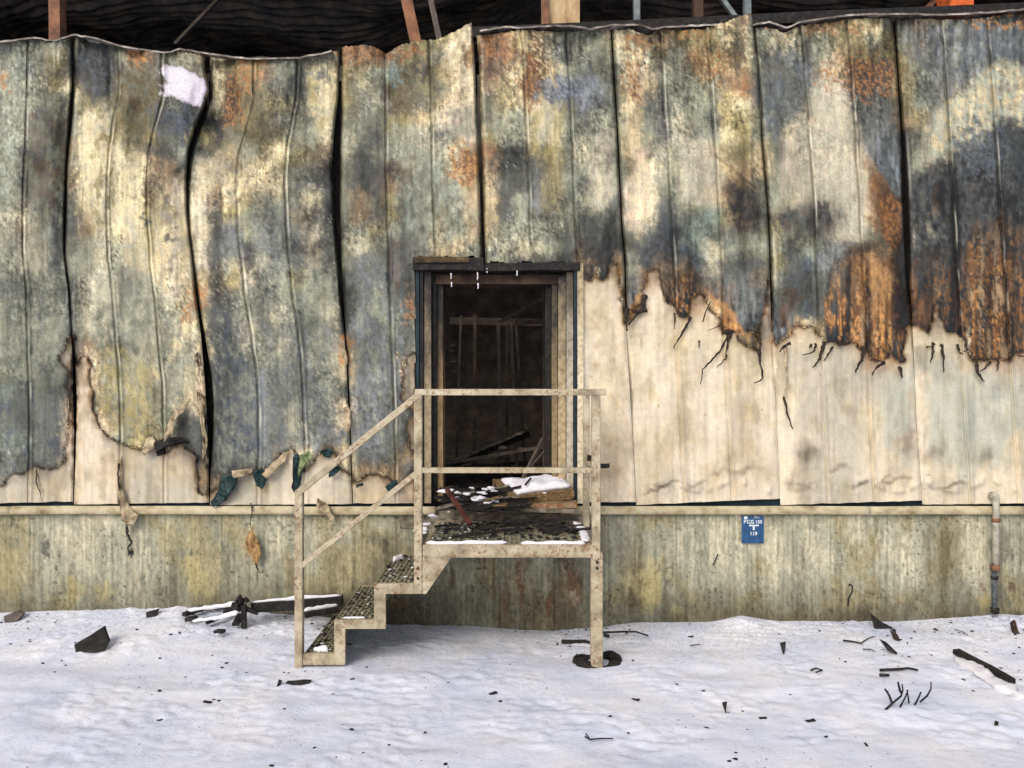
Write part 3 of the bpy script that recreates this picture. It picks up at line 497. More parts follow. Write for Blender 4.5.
for pi, (L, R, T, bot) in enumerate(PAN):
    vis = 2 <= pi <= 9; step = 1.45 if vis else 5.0
    la, ra, ta = np.array(L, float), np.array(R, float), np.array(T, float)
    if pi >= 6:
        pr = np.array(PAN[pi-1][1] if pi != 6 else [(474,24),(477,60),(479,120),(481,180),(484,262),(484,500)], float); yy = np.linspace(10, 505, 40)
        la = np.stack([np.interp(yy, pr[:, 1], pr[:, 0])+np.where(yy > 320, .5, 1.6)+(1.0*np.exp(-((yy-200)/70)**2) if pi == 9 else 0), yy], 1)
    nv = int(470/(step*1.1)); nu = int(140/step)
    us = np.linspace(0, 1, nu); ex = np.array([.004,.010,.018,.982,.990,.996]+[k+q/138 for k in (1/3, 2/3) for q in (-1.5,-.5,.5,1.5,2.5,3.5)])
    us = np.unique(np.concatenate([us, ex]) if vis else us)
    ts = np.linspace(0, 1, nv); U, T_ = np.meshgrid(us, ts)
    py0 = 36+(bot-36)*T_
    lx = np.interp(py0, la[:, 1], la[:, 0]); rx = np.interp(py0, ra[:, 1], ra[:, 0])
    PX = lx+(rx-lx)*U
    rag = 1.6*fbm(PX/3.5, PX*0+pi, 3, 260)
    b0_, b1_ = BOTS[pi]; BT = b0_+(b1_-b0_)*U+.5*fbm(PX/16, PX*0+pi, 2, 265)
    PY = (np.interp(PX, ta[:, 0], ta[:, 1])+rag)*(1-T_)+BT*T_
    dep = buckle(pi, U, PX, PY)
    d = D0-dep; V = np.stack([(PX-512)*d/F, -dep, EYE-(PY-384)*d/F], -1)
    Q = grid_quads(nv, len(us)); cx = PX.ravel()[Q].mean(1); cy = PY.ravel()[Q].mean(1)
    doortop = 258+2.0*np.sin(cx/4) if pi == 5 else 262.5+1.2*np.sin(cx/5)
    keep = ~((cx > DOORX0) & (cx < DOORX1) & (cy > doortop)) if pi in (5, 6) else np.ones(len(Q), bool)
    if pi == 5: keep &= ~((cx > DOORX0+1) & (cy > doortop))
    fm = look(Mb2, cx, cy) > .5; deepfilm = look(Mb6, cx, cy) > .995
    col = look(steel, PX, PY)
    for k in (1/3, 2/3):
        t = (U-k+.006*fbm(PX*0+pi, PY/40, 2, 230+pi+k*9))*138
        wl = sm(-.1, .45, fbm(PX*0+k*7, PY/38, 3, 280+pi)); col = col*(1-(.55*np.exp(-(t/.9)**2))[..., None]) + (.34*wl*np.exp(-((t-2.0)/.8)**2))[..., None]*np.array([.8,.78,.66])  # painted highlight and dark groove line along each rib, patchy like worn paint
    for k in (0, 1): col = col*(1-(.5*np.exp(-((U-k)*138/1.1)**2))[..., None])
    wl = sm(0, .5, fbm(PX*0+3, PY/50, 3, 290+pi)); col = col + (.22*wl*np.exp(-((U*138-4.5)/1.1)**2))[..., None]*np.array([.8,.78,.62])  # pale highlight painted beside the left edge
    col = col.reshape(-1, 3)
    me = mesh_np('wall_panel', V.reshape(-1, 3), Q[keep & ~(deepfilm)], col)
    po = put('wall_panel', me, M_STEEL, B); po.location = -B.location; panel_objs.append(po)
    # paint film, proud of the steel and curling at its burnt edge
    k2 = keep & fm
    if k2.any():
        e = 1-sm(.5, .95, look(Mb2, PX, PY)); e6 = 1-sm(.55, 1, look(Mb6, PX, PY))
        dep2 = dep+.005+.020*e*sm(-.2, .5, fbm(PX/14, PY/14, 2, 270))+.012*e6*(.5+fbm(PX/20, PY/20, 2, 271))+.003*fbm(PX/25, PY/30, 3, 272)
        d = D0-dep2; V2 = np.stack([(PX-512)*d/F, -dep2, EYE-(PY-384)*d/F], -1).reshape(-1, 3)
        used = np.unique(Q[k2]); remap = np.full(V2.shape[0], -1); remap[used] = np.arange(len(used))
        me = mesh_np('paint_film', V2[used], remap[Q[k2]], look(film, PX, PY).reshape(-1, 3)[used])
        put('paint_film', me, M_FILM, po)
    # charred core behind the sheet
    mb = MB(); xa = (la[:, 0].mean()+1-512)*D0/F; xb = (ra[:, 0].mean()-1-512)*D0/F
    z1 = EYE-(ta[:, 1].max()+16-384)*D0/F; z0 = .97
    if pi == 5: mb.box(xa, W(412,0).x, .10, .2, z0, W(0,255).z); mb.box(xa, xb, .10, .2, W(0,255).z+.003, z1)
    elif pi == 6: mb.box(W(583,0).x, xb, .10, .2, z0, W(0,255).z); mb.box(xa, xb, .10, .2, W(0,255).z+.003, z1)
    else: mb.box(xa, xb, .10, .2, z0, z1)
    c = mb.build('insulation_core', M_SOOT, po)
print('panels done')
# plinth
nu, nv = 900, 110
px = np.linspace(-335, 1355, nu); py = np.linspace(511, 640, nv); PX, PY = np.meshgrid(px, py)
q1 = fbm(PX/20, PY/40, 3, 301); q2 = fbm(PX/6, PY/16, 3, 302)
gpl = grid_of(PLINTHMAP)
pc = samp(gpl, (PX+q1*9+q2*5-8)/16, (PY+q1*8+q2*8-520)/16)*.6 + samp(gpl, (PX+q1*12+q2*8-8)/16, (PY+q1*12+q2*14-520)/16, True)*.4
pc = pc*.62 + s2l((158,154,130))*ALB*.38; pc *= 1.18; pc = (pc.mean(-1, keepdims=True)*.22+pc*.78)*np.array([.99, .975, .91])
pl = 1+.26*fbm(PX/5, PY/8, 4, 303)+.44*fbm(PX/2.6, PY/90, 3, 304)+.24*fbm(PX/12, PY/160, 3, 305)
spots = sm(.34, .46, perlin(PX/3.0, PY/3.6, 306))*sm(.0, .4, fbm(PX/26, PY/40, 3, 307))
crk = (1-sm(0, .03, np.abs(fbm(PX/30, PY/60, 3, 308))))*sm(.1, .4, fbm(PX/60, PY/60, 2, 309))
lowd = sm(565, 622, PY)*.46*np.clip(1+.5*q1, .4, 1.3)+.22*(1-sm(513, 524, PY))  # darker towards the base; shade just under the drip rail painted in
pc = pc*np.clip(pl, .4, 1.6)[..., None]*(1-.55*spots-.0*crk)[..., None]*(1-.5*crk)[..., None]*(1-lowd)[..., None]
for (cx, cy, rx, ry, c, am) in [(193,575,10,22,'y',.35),(105,590,8,10,'y',.5),(75,590,14,10,'y',.35),(252,545,7,16,'N',.75),(254,535,4,9,'c',.5),(130,549,2.5,10,'k',.95),(46,548,4,12,'K',.7),(60,555,3,5,'R',.6),
   (521,580,5,28,'R',.7),(522,570,3,20,'p',.4),(575,590,7,20,'R',.65),(549,602,6,16,'R',.6),(575,598,4,8,'p',.5),(636,575,4,14,'n',.6),(632,600,6,12,'n',.55),(650,588,14,22,'y',.35),(676,610,9,6,'y',.25),(452,580,3,16,'n',.6),(493,575,2,30,'R',.5),(400,605,8,6,'R',.45),(895,604,7,6,'R',.4),
   (1012,588,4,8,'n',.7),(985,600,8,8,'y',.5),(380,540,14,8,'s',.35),(385,548,3,12,'K',.5),(8,560,10,60,'O',.4),(945,560,6,50,'o',.55),(640,560,3,50,'o',.4),(700,545,2,40,'s',.4),(760,570,3,40,'o',.4),(805,560,2,50,'n',.35),(875,560,3,50,'o',.45),(905,550,2,40,'n',.35),(430,570,3,40,'n',.4),(340,560,3,40,'n',.35),(290,580,4,30,'n',.35),(225,560,2,40,'s',.35),(150,560,2,40,'s',.35),(505,590,2,26,'R',.5),(560,575,2,36,'n',.5),(930,540,5,40,'o',.35),(812,525,6,5,'s',.4),(982,588,3,3,'R',.6)]:
    dd = np.hypot((PX+q2*6-cx)/rx, (PY+q2*9-cy)/ry)+.5*fbm(PX/3, PY/4, 3, 320); m = ((1-sm(.6, 1.2, dd))*am)[..., None]
    pc = pc*(1-m)+s2l(PAL[c])*ALB*m*np.clip(1+.5*q2, .5, 1.5)[..., None]
dep = .010*fbm(PX/70, PY/90, 2, 311)+.006*q2*.6+.0*PX
dep = dep - .012*crk
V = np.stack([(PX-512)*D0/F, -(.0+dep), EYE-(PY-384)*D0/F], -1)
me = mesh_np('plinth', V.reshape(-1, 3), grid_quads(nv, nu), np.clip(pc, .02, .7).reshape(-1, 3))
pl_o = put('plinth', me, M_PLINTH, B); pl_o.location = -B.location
# drip rail in lengths, and the dark coated strip above it
def stairmat(name, cols, scale, st=None): return mat_simple(name, cols, scale, .65, .002, .3, stretch=st)
M_LEDGE = mat_simple('ledge_paint', [(122,106,78),(176,164,134),(198,188,160)], 9, .65, .002, stretch=(.7,1,1.2), det=9)
for a_, b_2 in [(-335,-60),(-60,13),(13.6,298),(298.6,436),(560,868),(868.6,1020),(1020.6,1355)]:
    x0, x1 = W(a_, 0).x, W(b_2, 0).x; mb = MB(); jog = random.uniform(-.003, .003)
    prof = [(-.03, W(0,505.5).z), (-.050, W(0,507.4).z), (-.052, W(0,512.9).z), (-.044, W(0,513.6).z), (-.0, W(0,513.4).z)]
    n = max(2, int((x1-x0)/.08)); rows = []
    for i in range(n+1):
        x = x0+(x1-x0)*i/n; wob = .004*mnoise.noise(Vector((x*1.5, 0, 3)))+jog
        rows.append([mb.bm.verts.new((x, y+wob*.6, z+wob)) for y, z in prof])
    for r0, r1 in zip(rows, rows[1:]):
        for k in range(len(prof)-1): mb.bm.faces.new([r0[k], r0[k+1], r1[k+1], r1[k]])
    mb.bm.faces.new(rows[0]); mb.bm.faces.new(rows[-1][::-1])
    o = mb.build('drip_rail', M_LEDGE, B, True); o.location = -B.location
M_SILL = mat_simple('dark_sill', [(12,22,28),(22,40,48),(34,58,66)], 12, .7, .002)
for a_, b_2 in [(-335,415),(581,1355)]:
    o = MB().box(W(a_,0).x, W(b_2,0).x, W(0,0).y+.03, .05, W(0,511).z, W(0,497).z).build('sill_strip', M_SILL, B); o.location = -B.location
# peeled strips and curls of burnt film
M_BURN = mat_simple('burnt_film', [(20,18,17),(44,36,30),(84,62,42)], 30, .8, .003)
M_PEEL = mat_simple('peeled_film', [(70,56,42),(158,142,114),(196,182,154)], 16, .7, .003)
def strip(parent, pts, rad, mat=None, out=.03, name='burnt_strip', flat=.45):
    n = len(pts); P = []; Rr = []
    cr = lambda a, b, c, d, f: .5*((2*b)+(c-a)*f+(2*a-5*b+4*c-d)*f*f+(3*b-a-3*c+d)*f**3)
    for i in range((n-1)*6+1):
        t = i/6; k = min(int(t), n-2); f = t-k; q = [pts[max(0, min(n-1, k+e))] for e in (-1, 0, 1, 2)]
        x = cr(*[p[0] for p in q], f)+.9*mnoise.noise(Vector((pts[0][0], i*.45, 0))); y = cr(*[p[1] for p in q], f)
        tt = i/((n-1)*6); jit = mnoise.noise(Vector((x*.4, y*.4, 1)))
        P.append(W(x+jit*1.0, y, out+.012+.02*math.sin(tt*3)+.01*jit)); Rr.append(rad*.8*(1-.72*tt)*(1+.7*mnoise.noise(Vector((x*.7, y*.7, 5)))))
    o = MB().tube(P, Rr, 6, flat).build(name, mat or M_BURN, parent, True); return o
p7, p8, p9 = panel_objs[7], panel_objs[8], panel_objs[9]
O_ = lambda l: [(768+x/4, 272+y/4) for x, y in l]
K_ = lambda l: [(512+x/4, 272+y/4) for x, y in l]
for pts, r in [([(715,180),(690,230),(645,305)],.018),([(870,240),(835,310),(790,362),(762,395),(755,450)],.014),([(866,262),(858,335),(845,355),(820,382)],.012),([(975,240),(992,270),(990,340),(1002,420),(970,445)],.018),
     ([(462,145),(455,190),(460,235)],.026),([(532,90),(520,150),(495,175),(465,212)],.026),([(535,148),(500,160),(480,150)],.03),([(840,240),(890,240)],.034),([(760,200),(790,125),(800,120)],.008),([(652,165),(650,228)],.010),([(835,212),(780,237)],.007),([(750,275),(748,305)],.010),([(985,310),(992,355)],.026),([(870,245),(862,285)],.03),
     ([(940,228),(1000,246)],.012)]:
    strip(p7 if pts[0][0] > 462 else panel_objs[6], K_(pts), r)
for pts, r in [([(222,280),(212,330),(200,360),(178,382)],.022),([(258,300),(240,330),(224,356)],.015),([(190,286),(182,318),(138,332)],.014),([(382,300),(376,345),(362,375),(348,402)],.026),([(468,362),(436,380),(416,414)],.022),([(528,378),(535,425)],.024),
     ([(90,285),(60,300),(45,320)],.02),([(175,290),(165,305)],.02),([(280,288),(318,292)],.018),([(410,350),(470,360)],.012),([(405,240),(404,350)],.012)]:
    strip(p8, O_(pts), r)
for pts, r in [([(693,290),(702,350),(701,402)],.018),([(662,285),(658,335),(648,362)],.018),([(832,360),(842,408),(866,440)],.024),([(888,358),(868,385),(848,398)],.016),([(916,345),(922,375),(915,396)],.014),([(758,290),(766,318),(778,330)],.018),([(790,285),(795,310),(780,320)],.014),([(820,345),(885,350)],.014),([(635,300),(655,298)],.012),([(1005,335),(1030,340)],.014)]:
    strip(p9, O_(pts), r)
strip(p8, [(785,345),(786,362),(787,380),(784,398)], .022, M_PEEL, name='peeled_strip'); strip(p8, [(784,397),(787,412),(793,429)], .015)
def flap(parent, pts, mat, out=.02, name='peeled_flap', curl=.05, seed=0):
    # a curled tongue of sheet: outline in wall units, lifted towards its free end
    if mat is M_TEAL: _cx = sum(p[0] for p in pts)/len(pts); _cy = sum(p[1] for p in pts)/len(pts); pts = [(_cx+(p[0]-_cx)*.78, _cy+(p[1]-_cy)*.85) for p in pts]
    bm = bmesh.new(); n = len(pts); cxm = sum(p[0] for p in pts)/n; cym = sum(p[1] for p in pts)/n
    vs = [bm.verts.new(W(x, y, out)) for x, y in pts]; bm.faces.new(vs)
    bmesh.ops.triangulate(bm, faces=bm.faces[:]); bmesh.ops.subdivide_edges(bm, edges=bm.edges[:], cuts=5, use_grid_fill=True)
    for v in bm.verts:
        f = mnoise.noise(v.co*9+Vector((seed, 2, 0))); v.co.y -= curl*(.5+1.3*f); v.co += mnoise.noise_vector(v.co*18)*.012+mnoise.noise_vector(v.co*55)*.006
    r = bmesh.ops.extrude_face_region(bm, geom=bm.faces[:]); bmesh.ops.translate(bm, verts=[e for e in r['geom'] if isinstance(e, bmesh.types.BMVert)], vec=(0, .0025, 0))
    m = MB(); m.bm.free(); m.bm = bm; return m.build(name, mat, parent, True)
p3, p4, p5 = panel_objs[3], panel_objs[4], panel_objs[5]
flap(p3, [(118,460),(122,456),(123,490),(129,506),(141,515),(136,524),(128,526),(122,512),(118,490)], M_PEEL, .05, curl=.03)
flap(p3, [(192,398),(187,408),(178,420),(174,436),(168,441),(166,430),(172,417),(182,406)], M_PEEL, .05, seed=1)
flap(p3, [(196,398),(202,400),(206,420),(208,450),(205,460),(203,430)], M_PEEL, .03, seed=2)
flap(p3, [(160,440),(170,437),(183,436),(190,442),(183,447),(170,446),(160,452),(156,448)], M_CHAR, .02, seed=3)
flap(p3, [(146,438),(152,437),(157,440),(156,450),(148,455),(144,450)], M_PEEL, .03, seed=4)
flap(p3, [(157,446),(162,444),(164,454),(158,456)], M_CHAR, .04, seed=4)
flap(p4, [(222,474),(234,470),(243,473),(241,483),(232,496),(222,505),(211,510),(208,505),(214,494)], M_TEAL, .05, seed=5)
flap(p4, [(232,470),(252,468),(252,472),(240,478),(234,476)], M_PEEL, .07, seed=6)
flap(p4, [(252,470),(260,466),(272,470),(270,479),(264,490),(257,486)], M_TEAL, .04, seed=7)
flap(p4, [(262,474),(272,464),(284,452),(292,450),(284,462),(270,478)], M_PEEL, .05, seed=17)
flap(p4, [(293,456),(300,449),(306,455),(302,468),(303,480),(298,494),(292,497),(290,486),(295,476)], M_TEAL, .04, seed=8)
flap(p4, [(302,455),(309,451),(316,455),(307,464),(299,478),(301,464)], mat_simple('pale_green_underside', [(50,66,48),(110,124,84),(160,168,124)], 30, .7, .002), .05, seed=9)
flap(p4, [(318,451),(328,447),(334,449),(331,458),(322,458)], M_TEAL, .04, seed=10)
flap(p4, [(328,470),(340,464),(343,468),(336,476),(328,478)], M_TEAL, .04, seed=11)
flap(p4, [(318,498),(324,500),(332,510),(336,518),(331,520),(326,513),(317,510)], M_PEEL, .06, seed=12)
flap(p4, [(343,408),(349,406),(351,425),(350,436),(346,430)], M_PEEL, .02, seed=13)
flap(p4, [(341,340),(345,342),(347,362),(346,368),(342,355)], M_PEEL, .02, seed=14)
flap(p4, [(249,533),(253,528),(257,536),(260,545),(262,554),(257,565),(253,558),(249,550),(247,541)], mat_simple('tan_flake', [(84,62,40),(158,124,80),(186,156,108)], 30, .8, .004), .05, seed=21)
strip(p4, [(251,503),(252,512),(250,522),(252,530)], .008, M_BURN, .04); strip(p4, [(256,562),(257,568),(260,573)], .012, M_CHAR, .03)
strip(p3, [(127,524),(127,533),(131,542),(128,548),(129,556)], .017, M_CHAR, .04)
strip(p3, [(119,462),(118,475),(120,492),(122,503)], .014, M_BURN, .035); strip(p3, [(37,470),(36,482),(40,492),(42,501)], .009, M_BURN, .01)
flap(p5, [(356,484),(365,481),(366,485),(357,488)], M_TEAL, .04, seed=15)
flap(p5, [(384,486),(392,480),(400,478),(402,486),(394,494),(386,492)], M_TEAL, .04, seed=16)
# ---- doorway: frame members, lintel, reveal
zt, zb = W(0,268).z, .93
DF = tag(put('door_frame', MB().box(W(420,0).x, W(423.4,0).x, -.02, .26, zb, zt-.02).build('tmp', M_CHAR).data, None, B)); bpy.data.objects.remove(bpy.data.objects['tmp']); DF.location = -B.location
def jam(name, x0, x1, y0, y1, py0, py1, mat, seed=0):
    mb = MB().box(W(x0,0).x, W(x1,0).x, y0, y1, W(0,py1).z, W(0,py0).z); mb.rough(.004, 5, 2, seed); return mb.build(name, mat, DF)
def mat_jamb(name, top, low, z0, z1):
    m, n, p = nodes(name); tc = N(n, 'ShaderNodeTexCoord'); sx = N(n, 'ShaderNodeSeparateXYZ'); n.links.new(tc.outputs['Object'], sx.inputs[0])
    t = noisetex(n, 9, 6, .6, stretch=(1,1,.5)); ad = N(n, 'ShaderNodeMath', operation='MULTIPLY_ADD'); n.links.new(t.outputs[0], ad.inputs[0]); ad.inputs[1].default_value = 1.6; n.links.new(sx.outputs[2], ad.inputs[2])
    mr = N(n, 'ShaderNodeMapRange'); n.links.new(ad.outputs[0], mr.inputs[0]); mr.inputs['From Min'].default_value = z0+.8; mr.inputs['From Max'].default_value = z1+.8
    t2 = noisetex(n, 24, 7, .7); rr = ramp(n, t2.outputs[0], [(.3, (.35,.31,.27)), (.55, (1.0,1.0,1.0))])
    c = mix(n, mr.outputs[0], s2l(low), s2l(top)); c = mix(n, 1., c, rr.outputs[0], 'MULTIPLY'); n.links.new(c, p.inputs['Base Color']); p.inputs['Roughness'].default_value = .75
    bump(n, p, t2.outputs[0], .5, .004); return m
J1 = mat_jamb('jamb_tan', (36,33,30), (156,140,112), 1.9, 2.7); J2 = mat_jamb('jamb_ochre', (34,31,28), (146,120,86), 1.8, 2.6)
J3 = mat_jamb('jamb_brown', (36,32,30), (142,124,94), 1.9, 2.8); J4 = mat_jamb('jamb_pale', (84,76,64), (190,182,164), 2.0, 2.9); J5 = mat_jamb('jamb_cream', (160,144,112), (216,204,176), 2.2, 3.0)
jam('jamb', 416.0, 419.4, -.03, .12, 268, 503, M_SILL); jam('jamb', 424, 431, .0, .22, 272, 503, J1, 1); jam('jamb', 431.6, 435.4, .06, .24, 274, 503, M_CHAR, 2); jam('jamb', 436, 442, .10, .30, 278, 503, J2, 3)
jam('jamb', 546, 552, .14, .34, 282, 500, M_CHAR, 4); jam('jamb', 552.5, 558, .08, .30, 280, 500, J3, 5); jam('jamb', 558.5, 566, .03, .26, 276, 503, mat_jamb('jamb_stained', (40,36,32), (182,164,130), 2.0, 2.9), 6)
jam('jamb', 566.5, 573, .0, .2, 272, 503, J4, 7); jam('jamb', 573.6, 576.4, -.03, .14, 266, 503, M_SILL, 8); jam('jamb', 577, 583, -.035, .1, 264, 503, J5, 9)
mb = MB().box(W(414,0).x, W(484,0).x, -.075, .12, W(0,271).z, W(0,259).z); mb.rough(.012, 6, 3); mb.build('lintel', M_CHAR, DF)
mb = MB().box(W(481,0).x, W(579,0).x, -.05, .12, W(0,271.5).z, W(0,264).z); mb.rough(.010, 6, 3); mb.build('lintel', M_CHAR, DF)
mb = MB().box(W(416,0).x, W(470,0).x, -.095, -.07, W(0,264).z, W(0,258.5).z); mb.rough(.010, 9, 3); mb.build('lintel_trim', mat_simple('singed_trim', [(26,22,18),(70,56,36),(120,100,64)], 12, .8, .004), DF)
mb = MB().box(W(424,0).x, W(573,0).x, .06, .36, W(0,283).z, W(0,274).z); mb.build('head_board', mat_simple('brown_head_board', [(30,24,20),(62,48,38),(96,74,56)], 6, .8, .004), DF)
# threshold and floor inside
o = MB().box(W(400,0).x, W(600,0).x, -.01, .32, .80, .925).build('threshold', M_ASHBOARD, DF)
for xx, yy, ll in [(451,275,4),(477.5,274,6),(451.5,284,3),(478,285,4),(517,271,5),(487,270,3)]:      # icicles under the lintel
    tp = W(xx, yy, .045); o = MB().tube([tp+Vector((0,0,.015)), tp+Vector((.002,0,-ll/118*.5)), tp+Vector((-.001,0,-ll/118*.8)), tp-Vector((0,0,ll/118))], [.007,.004,.006,.0015], 7).build('icicle', M_CLEANSNOW, None, True)
    tag(o, ['longest icicle at the left under the charred lintel','long icicle next to the middle under the charred lintel','lower frozen drop below the leftmost icicle','lower frozen drop below the second icicle','short icicle under the right half of the charred lintel','shortest icicle right of centre left half of the lintel'][[451,477.5,451.5,478,517,487].index(xx)], 'icicle', 'icicles under the door lintel')
# inside shell
def shell(name, pts, mat): 
    me = bpy.data.meshes.new(name); me.from_pydata(pts, [], [tuple(range(len(pts)))]); return put(name, me, mat, B)
xl, xr = W(-335,0).x, W(1355,0).x
o = MB().box(xl, xr, .21, 8.0, .70, .92).build('floor_slab', M_INSIDE, B); o.location = -B.location
o = MB().box(xl, xr, 8.0, 8.2, .0, 10.0).build('back_wall', M_INSIDE, B); o.location = -B.location
for x in (xl, xr-.12): o = MB().box(x, x+.12, .21, 8.0, .925, 10.0).build('side_wall', M_INSIDE, B); o.location = -B.location
# plinth mass behind its face so the wall has depth
o = MB().box(xl, xr, .03, .20, -.3, .90).build('plinth_block', M_INSIDE, B); o.location = -B.location
# inner lining of the wall below the eaves (keeps the room dark)
# sagging corrugated roof; unseen open strip at the back added to light the room
rx_ = np.linspace(xl, xr, 260); ry_ = np.linspace(.35, 6.6, 420); RX, RY = np.meshgrid(rx_, ry_)
RZ = 6.45+.15*RY + .30*fbm(RX/2.6, RY/2.5, 2, 401)+.06*fbm(RX/.6, RY/.5, 3, 402)+.035*np.sin((RY*1.0+.22*RX+.35*np.sin(RX*.8))*2*np.pi/.17)
RZ = RZ + .10*np.sin(RX*1.1)
me = mesh_np('roof_sheet', np.stack([RX, RY, RZ], -1).reshape(-1, 3), grid_quads(len(ry_), len(rx_)))
o = put('roof_sheet', me, M_ROOF, B); o.location = -B.location
# posts and braces that stand in the gap between the wall and the roof
def member(name, a, b, w_, mat, wy_=None):
    o = MB().bar(a, b, w_, wy_).build(name, mat, B); o.location = -B.location; return o
def rpost(px0, px1, w_, mat, yb, py0=-40, py1=70, name='roof_post'):
    return member(name, A(px0, py0, yb), A(px1, py1, yb), w_, mat)
rpost(57, 58, .10, M_RUSTPOST, .45); rpost(398, 422, .10, M_RUSTPOST, .45); rpost(422, 446, .05, M_STUD, .5)
rpost(560, 560, .33, M_PALEPOST, .50, -60, 60, 'timber_post')
rpost(542, 548, .05, M_RUSTPOST, .30, -60, 60)
rpost(636, 637, .06, M_GREYPIPE, .8); rpost(697, 698, .09, mat_simple('brown_post', [(40,28,24),(74,52,42),(92,66,52)], 9), .9); rpost(747, 747, .06, M_GREYPIPE, .7)
member('roof_brace', A(714,-12,.7), A(746,32,.7), .04, M_GREYPIPE); member('roof_brace', A(905,30,1.2), A(945,-10,1.2), .05, M_RUSTPOST)
rpost(955, 955, .21, M_REDPOST, .45, -40, 90); rpost(985, 986, .15, M_RUSTPOST, .5, 8, 40)
member('roof_brace', A(175,44,1.3), A(225,-8,1.3), .03, M_INSIDE)
# eaves beam behind the panel tops on the right, with a wavy pale flashing
o = MB().bar(A(466,34,.17), A(1180,2,.17), .07, .09).rough(.012, 4, 5).build('eaves_beam', M_CHAR, B); o.location = -B.location
fl_pts = [(480,33),(505,29),(520,30),(545,28),(570,28),(590,31),(612,27),(640,27),(652,31),(668,29),(690,28),(712,27),(752,27),(768,24),(785,30),(800,24),(826,20),(850,17),(900,16),(940,17),(985,15),(1024,11),(1100,8)]
mb = MB(); prev = None
for i in range(len(fl_pts)*5-5):
    k, f = divmod(i, 5); f /= 5; a0, a1 = fl_pts[k], fl_pts[k+1]; x = a0[0]+(a1[0]-a0[0])*f; y = a0[1]+(a1[1]-a0[1])*f+1.0*mnoise.noise(Vector((x*.15, 0, 0)))
    p = W(x, y, .03); cur = [mb.bm.verts.new(p+Vector(q)) for q in ((0,-.035,-.006),(0,-.03,.012),(0,.05,.018),(0,.14,.010))]
    if prev:
        for j in range(3): mb.bm.faces.new([prev[j], cur[j], cur[j+1], prev[j+1]])
    prev = cur
o = mb.build('eaves_flashing', M_FLASH, B, True); o.location = -B.location
# folded strip along the top of the left panels
tl = [(-60,45),(0,42),(35,38),(55,41),(73,35),(95,38),(120,46),(150,51),(168,53),(180,49),(210,54),(250,59),(300,58),(340,50)]
mb = MB(); prev = None
for i in range(len(tl)*5-5):
    k, f = divmod(i, 5); f /= 5; a0, a1 = tl[k], tl[k+1]; x = a0[0]+(a1[0]-a0[0])*f; y = a0[1]+(a1[1]-a0[1])*f+1.2*mnoise.noise(Vector((x*.2, 0, 7)))
    dd = .02+.04*mnoise.noise(Vector((x*.05, 1, 2))); p = W(x, y, .05+dd); cur = [mb.bm.verts.new(p+Vector(q)) for q in ((0,-.012,-.010),(0,-.008,.006),(0,.10,.010))]
    if prev:
        for j in range(2): mb.bm.faces.new([prev[j], cur[j], cur[j+1], prev[j+1]])
    prev = cur
o = mb.build('eaves_flashing', M_FLASH, B, True); o.location = -B.location
# studs, pipes and braces inside the room, seen through the doorway
for (a, b, y, w_, m) in [((544,290),(544,485),1.6,.03,M_STUD),((500,322),(545,297),1.6,.04,M_STUD),((461,315),(456,470),2.6,.03,M_STUD),((475,315),(474,470),3.2,.04,M_INSIDE),((498,320),(502,480),2.4,.04,M_STUD),((507,325),(507,470),2.9,.04,M_INSIDE),((511,322),(517,480),2.4,.035,M_STUD),((516,325),(526,480),2.9,.035,M_INSIDE),
       ((450,321),(545,323),3.8,.10,M_INSIDE),((515,323),(546,321),2.2,.05,M_INSIDE)]:
    member('stud' if abs(a[0]-b[0]) < 12 else 'cross_rail', A(a[0], a[1], y), A(b[0], b[1], y), w_, m)
def lean(name, a, b, y0, y1, w_, m, lab, cat, grp=None): 
    o = MB().bar(A(*a, y0), A(*b, y1), w_).build(name, m); return tag(o, lab, cat, grp)
lean('fallen_beam', (440,470), (528,434), 1.4, 2.2, .06, M_CHAR, 'charred beam dusted with snow lying aslant inside the doorway', 'beam')
o = MB().bar(A(452,465,1.45)+Vector((0,0,.035)), A(524,435,2.1)+Vector((0,0,.035)), .05, .015).rough(.012, 20, 5).build('snow_dusting', M_ASHBOARD); tag(o, 'thin line of dirty snow along the slanting beam inside the doorway', 'snow')
lean('fallen_pipe', (442,464), (548,446), 1.0, 1.3, .03, M_STUD, 'long thin grey pipe lying low across the dark doorway', 'pipe')
lean('bent_pipe', (520,484), (543,438), .8, 1.0, .025, M_STUD, 'thin bent bar leaning against the upright inside the doorway, left one of two', 'pipe')
lean('bent_pipe', (532,466), (548,448), .8, 1.0, .022, M_STUD, 'short thin bar crossing below the leaning bent bar inside the doorway', 'pipe')
for i in range(26):   # rubble heap inside
    x = random.uniform(-.62, .30); y = random.uniform(.7, 3.4); z = .95+random.uniform(0, .12)
    a = Vector((x, y, z)); b = a+Vector((random.uniform(-.5,.5), random.uniform(-.3,.3), random.uniform(-.05,.12)))
    o = MB().bar(a, b, random.uniform(.03,.08), random.uniform(.02,.04)).rough(.012, 9, 2, i).build('charred_board', random.choice([M_CHAR, M_CHAR, M_INSIDE, M_STUD]))
    tag(o, ('charred board ' if y < 2 else 'dim charred board ')+('near the left side ' if x < -.3 else 'near the middle ' if x < 0 else 'near the right side ')+('at the front' if y < 2 else 'at the back')+' of the heap beyond the doorway', 'board', 'charred boards heaped inside the doorway')
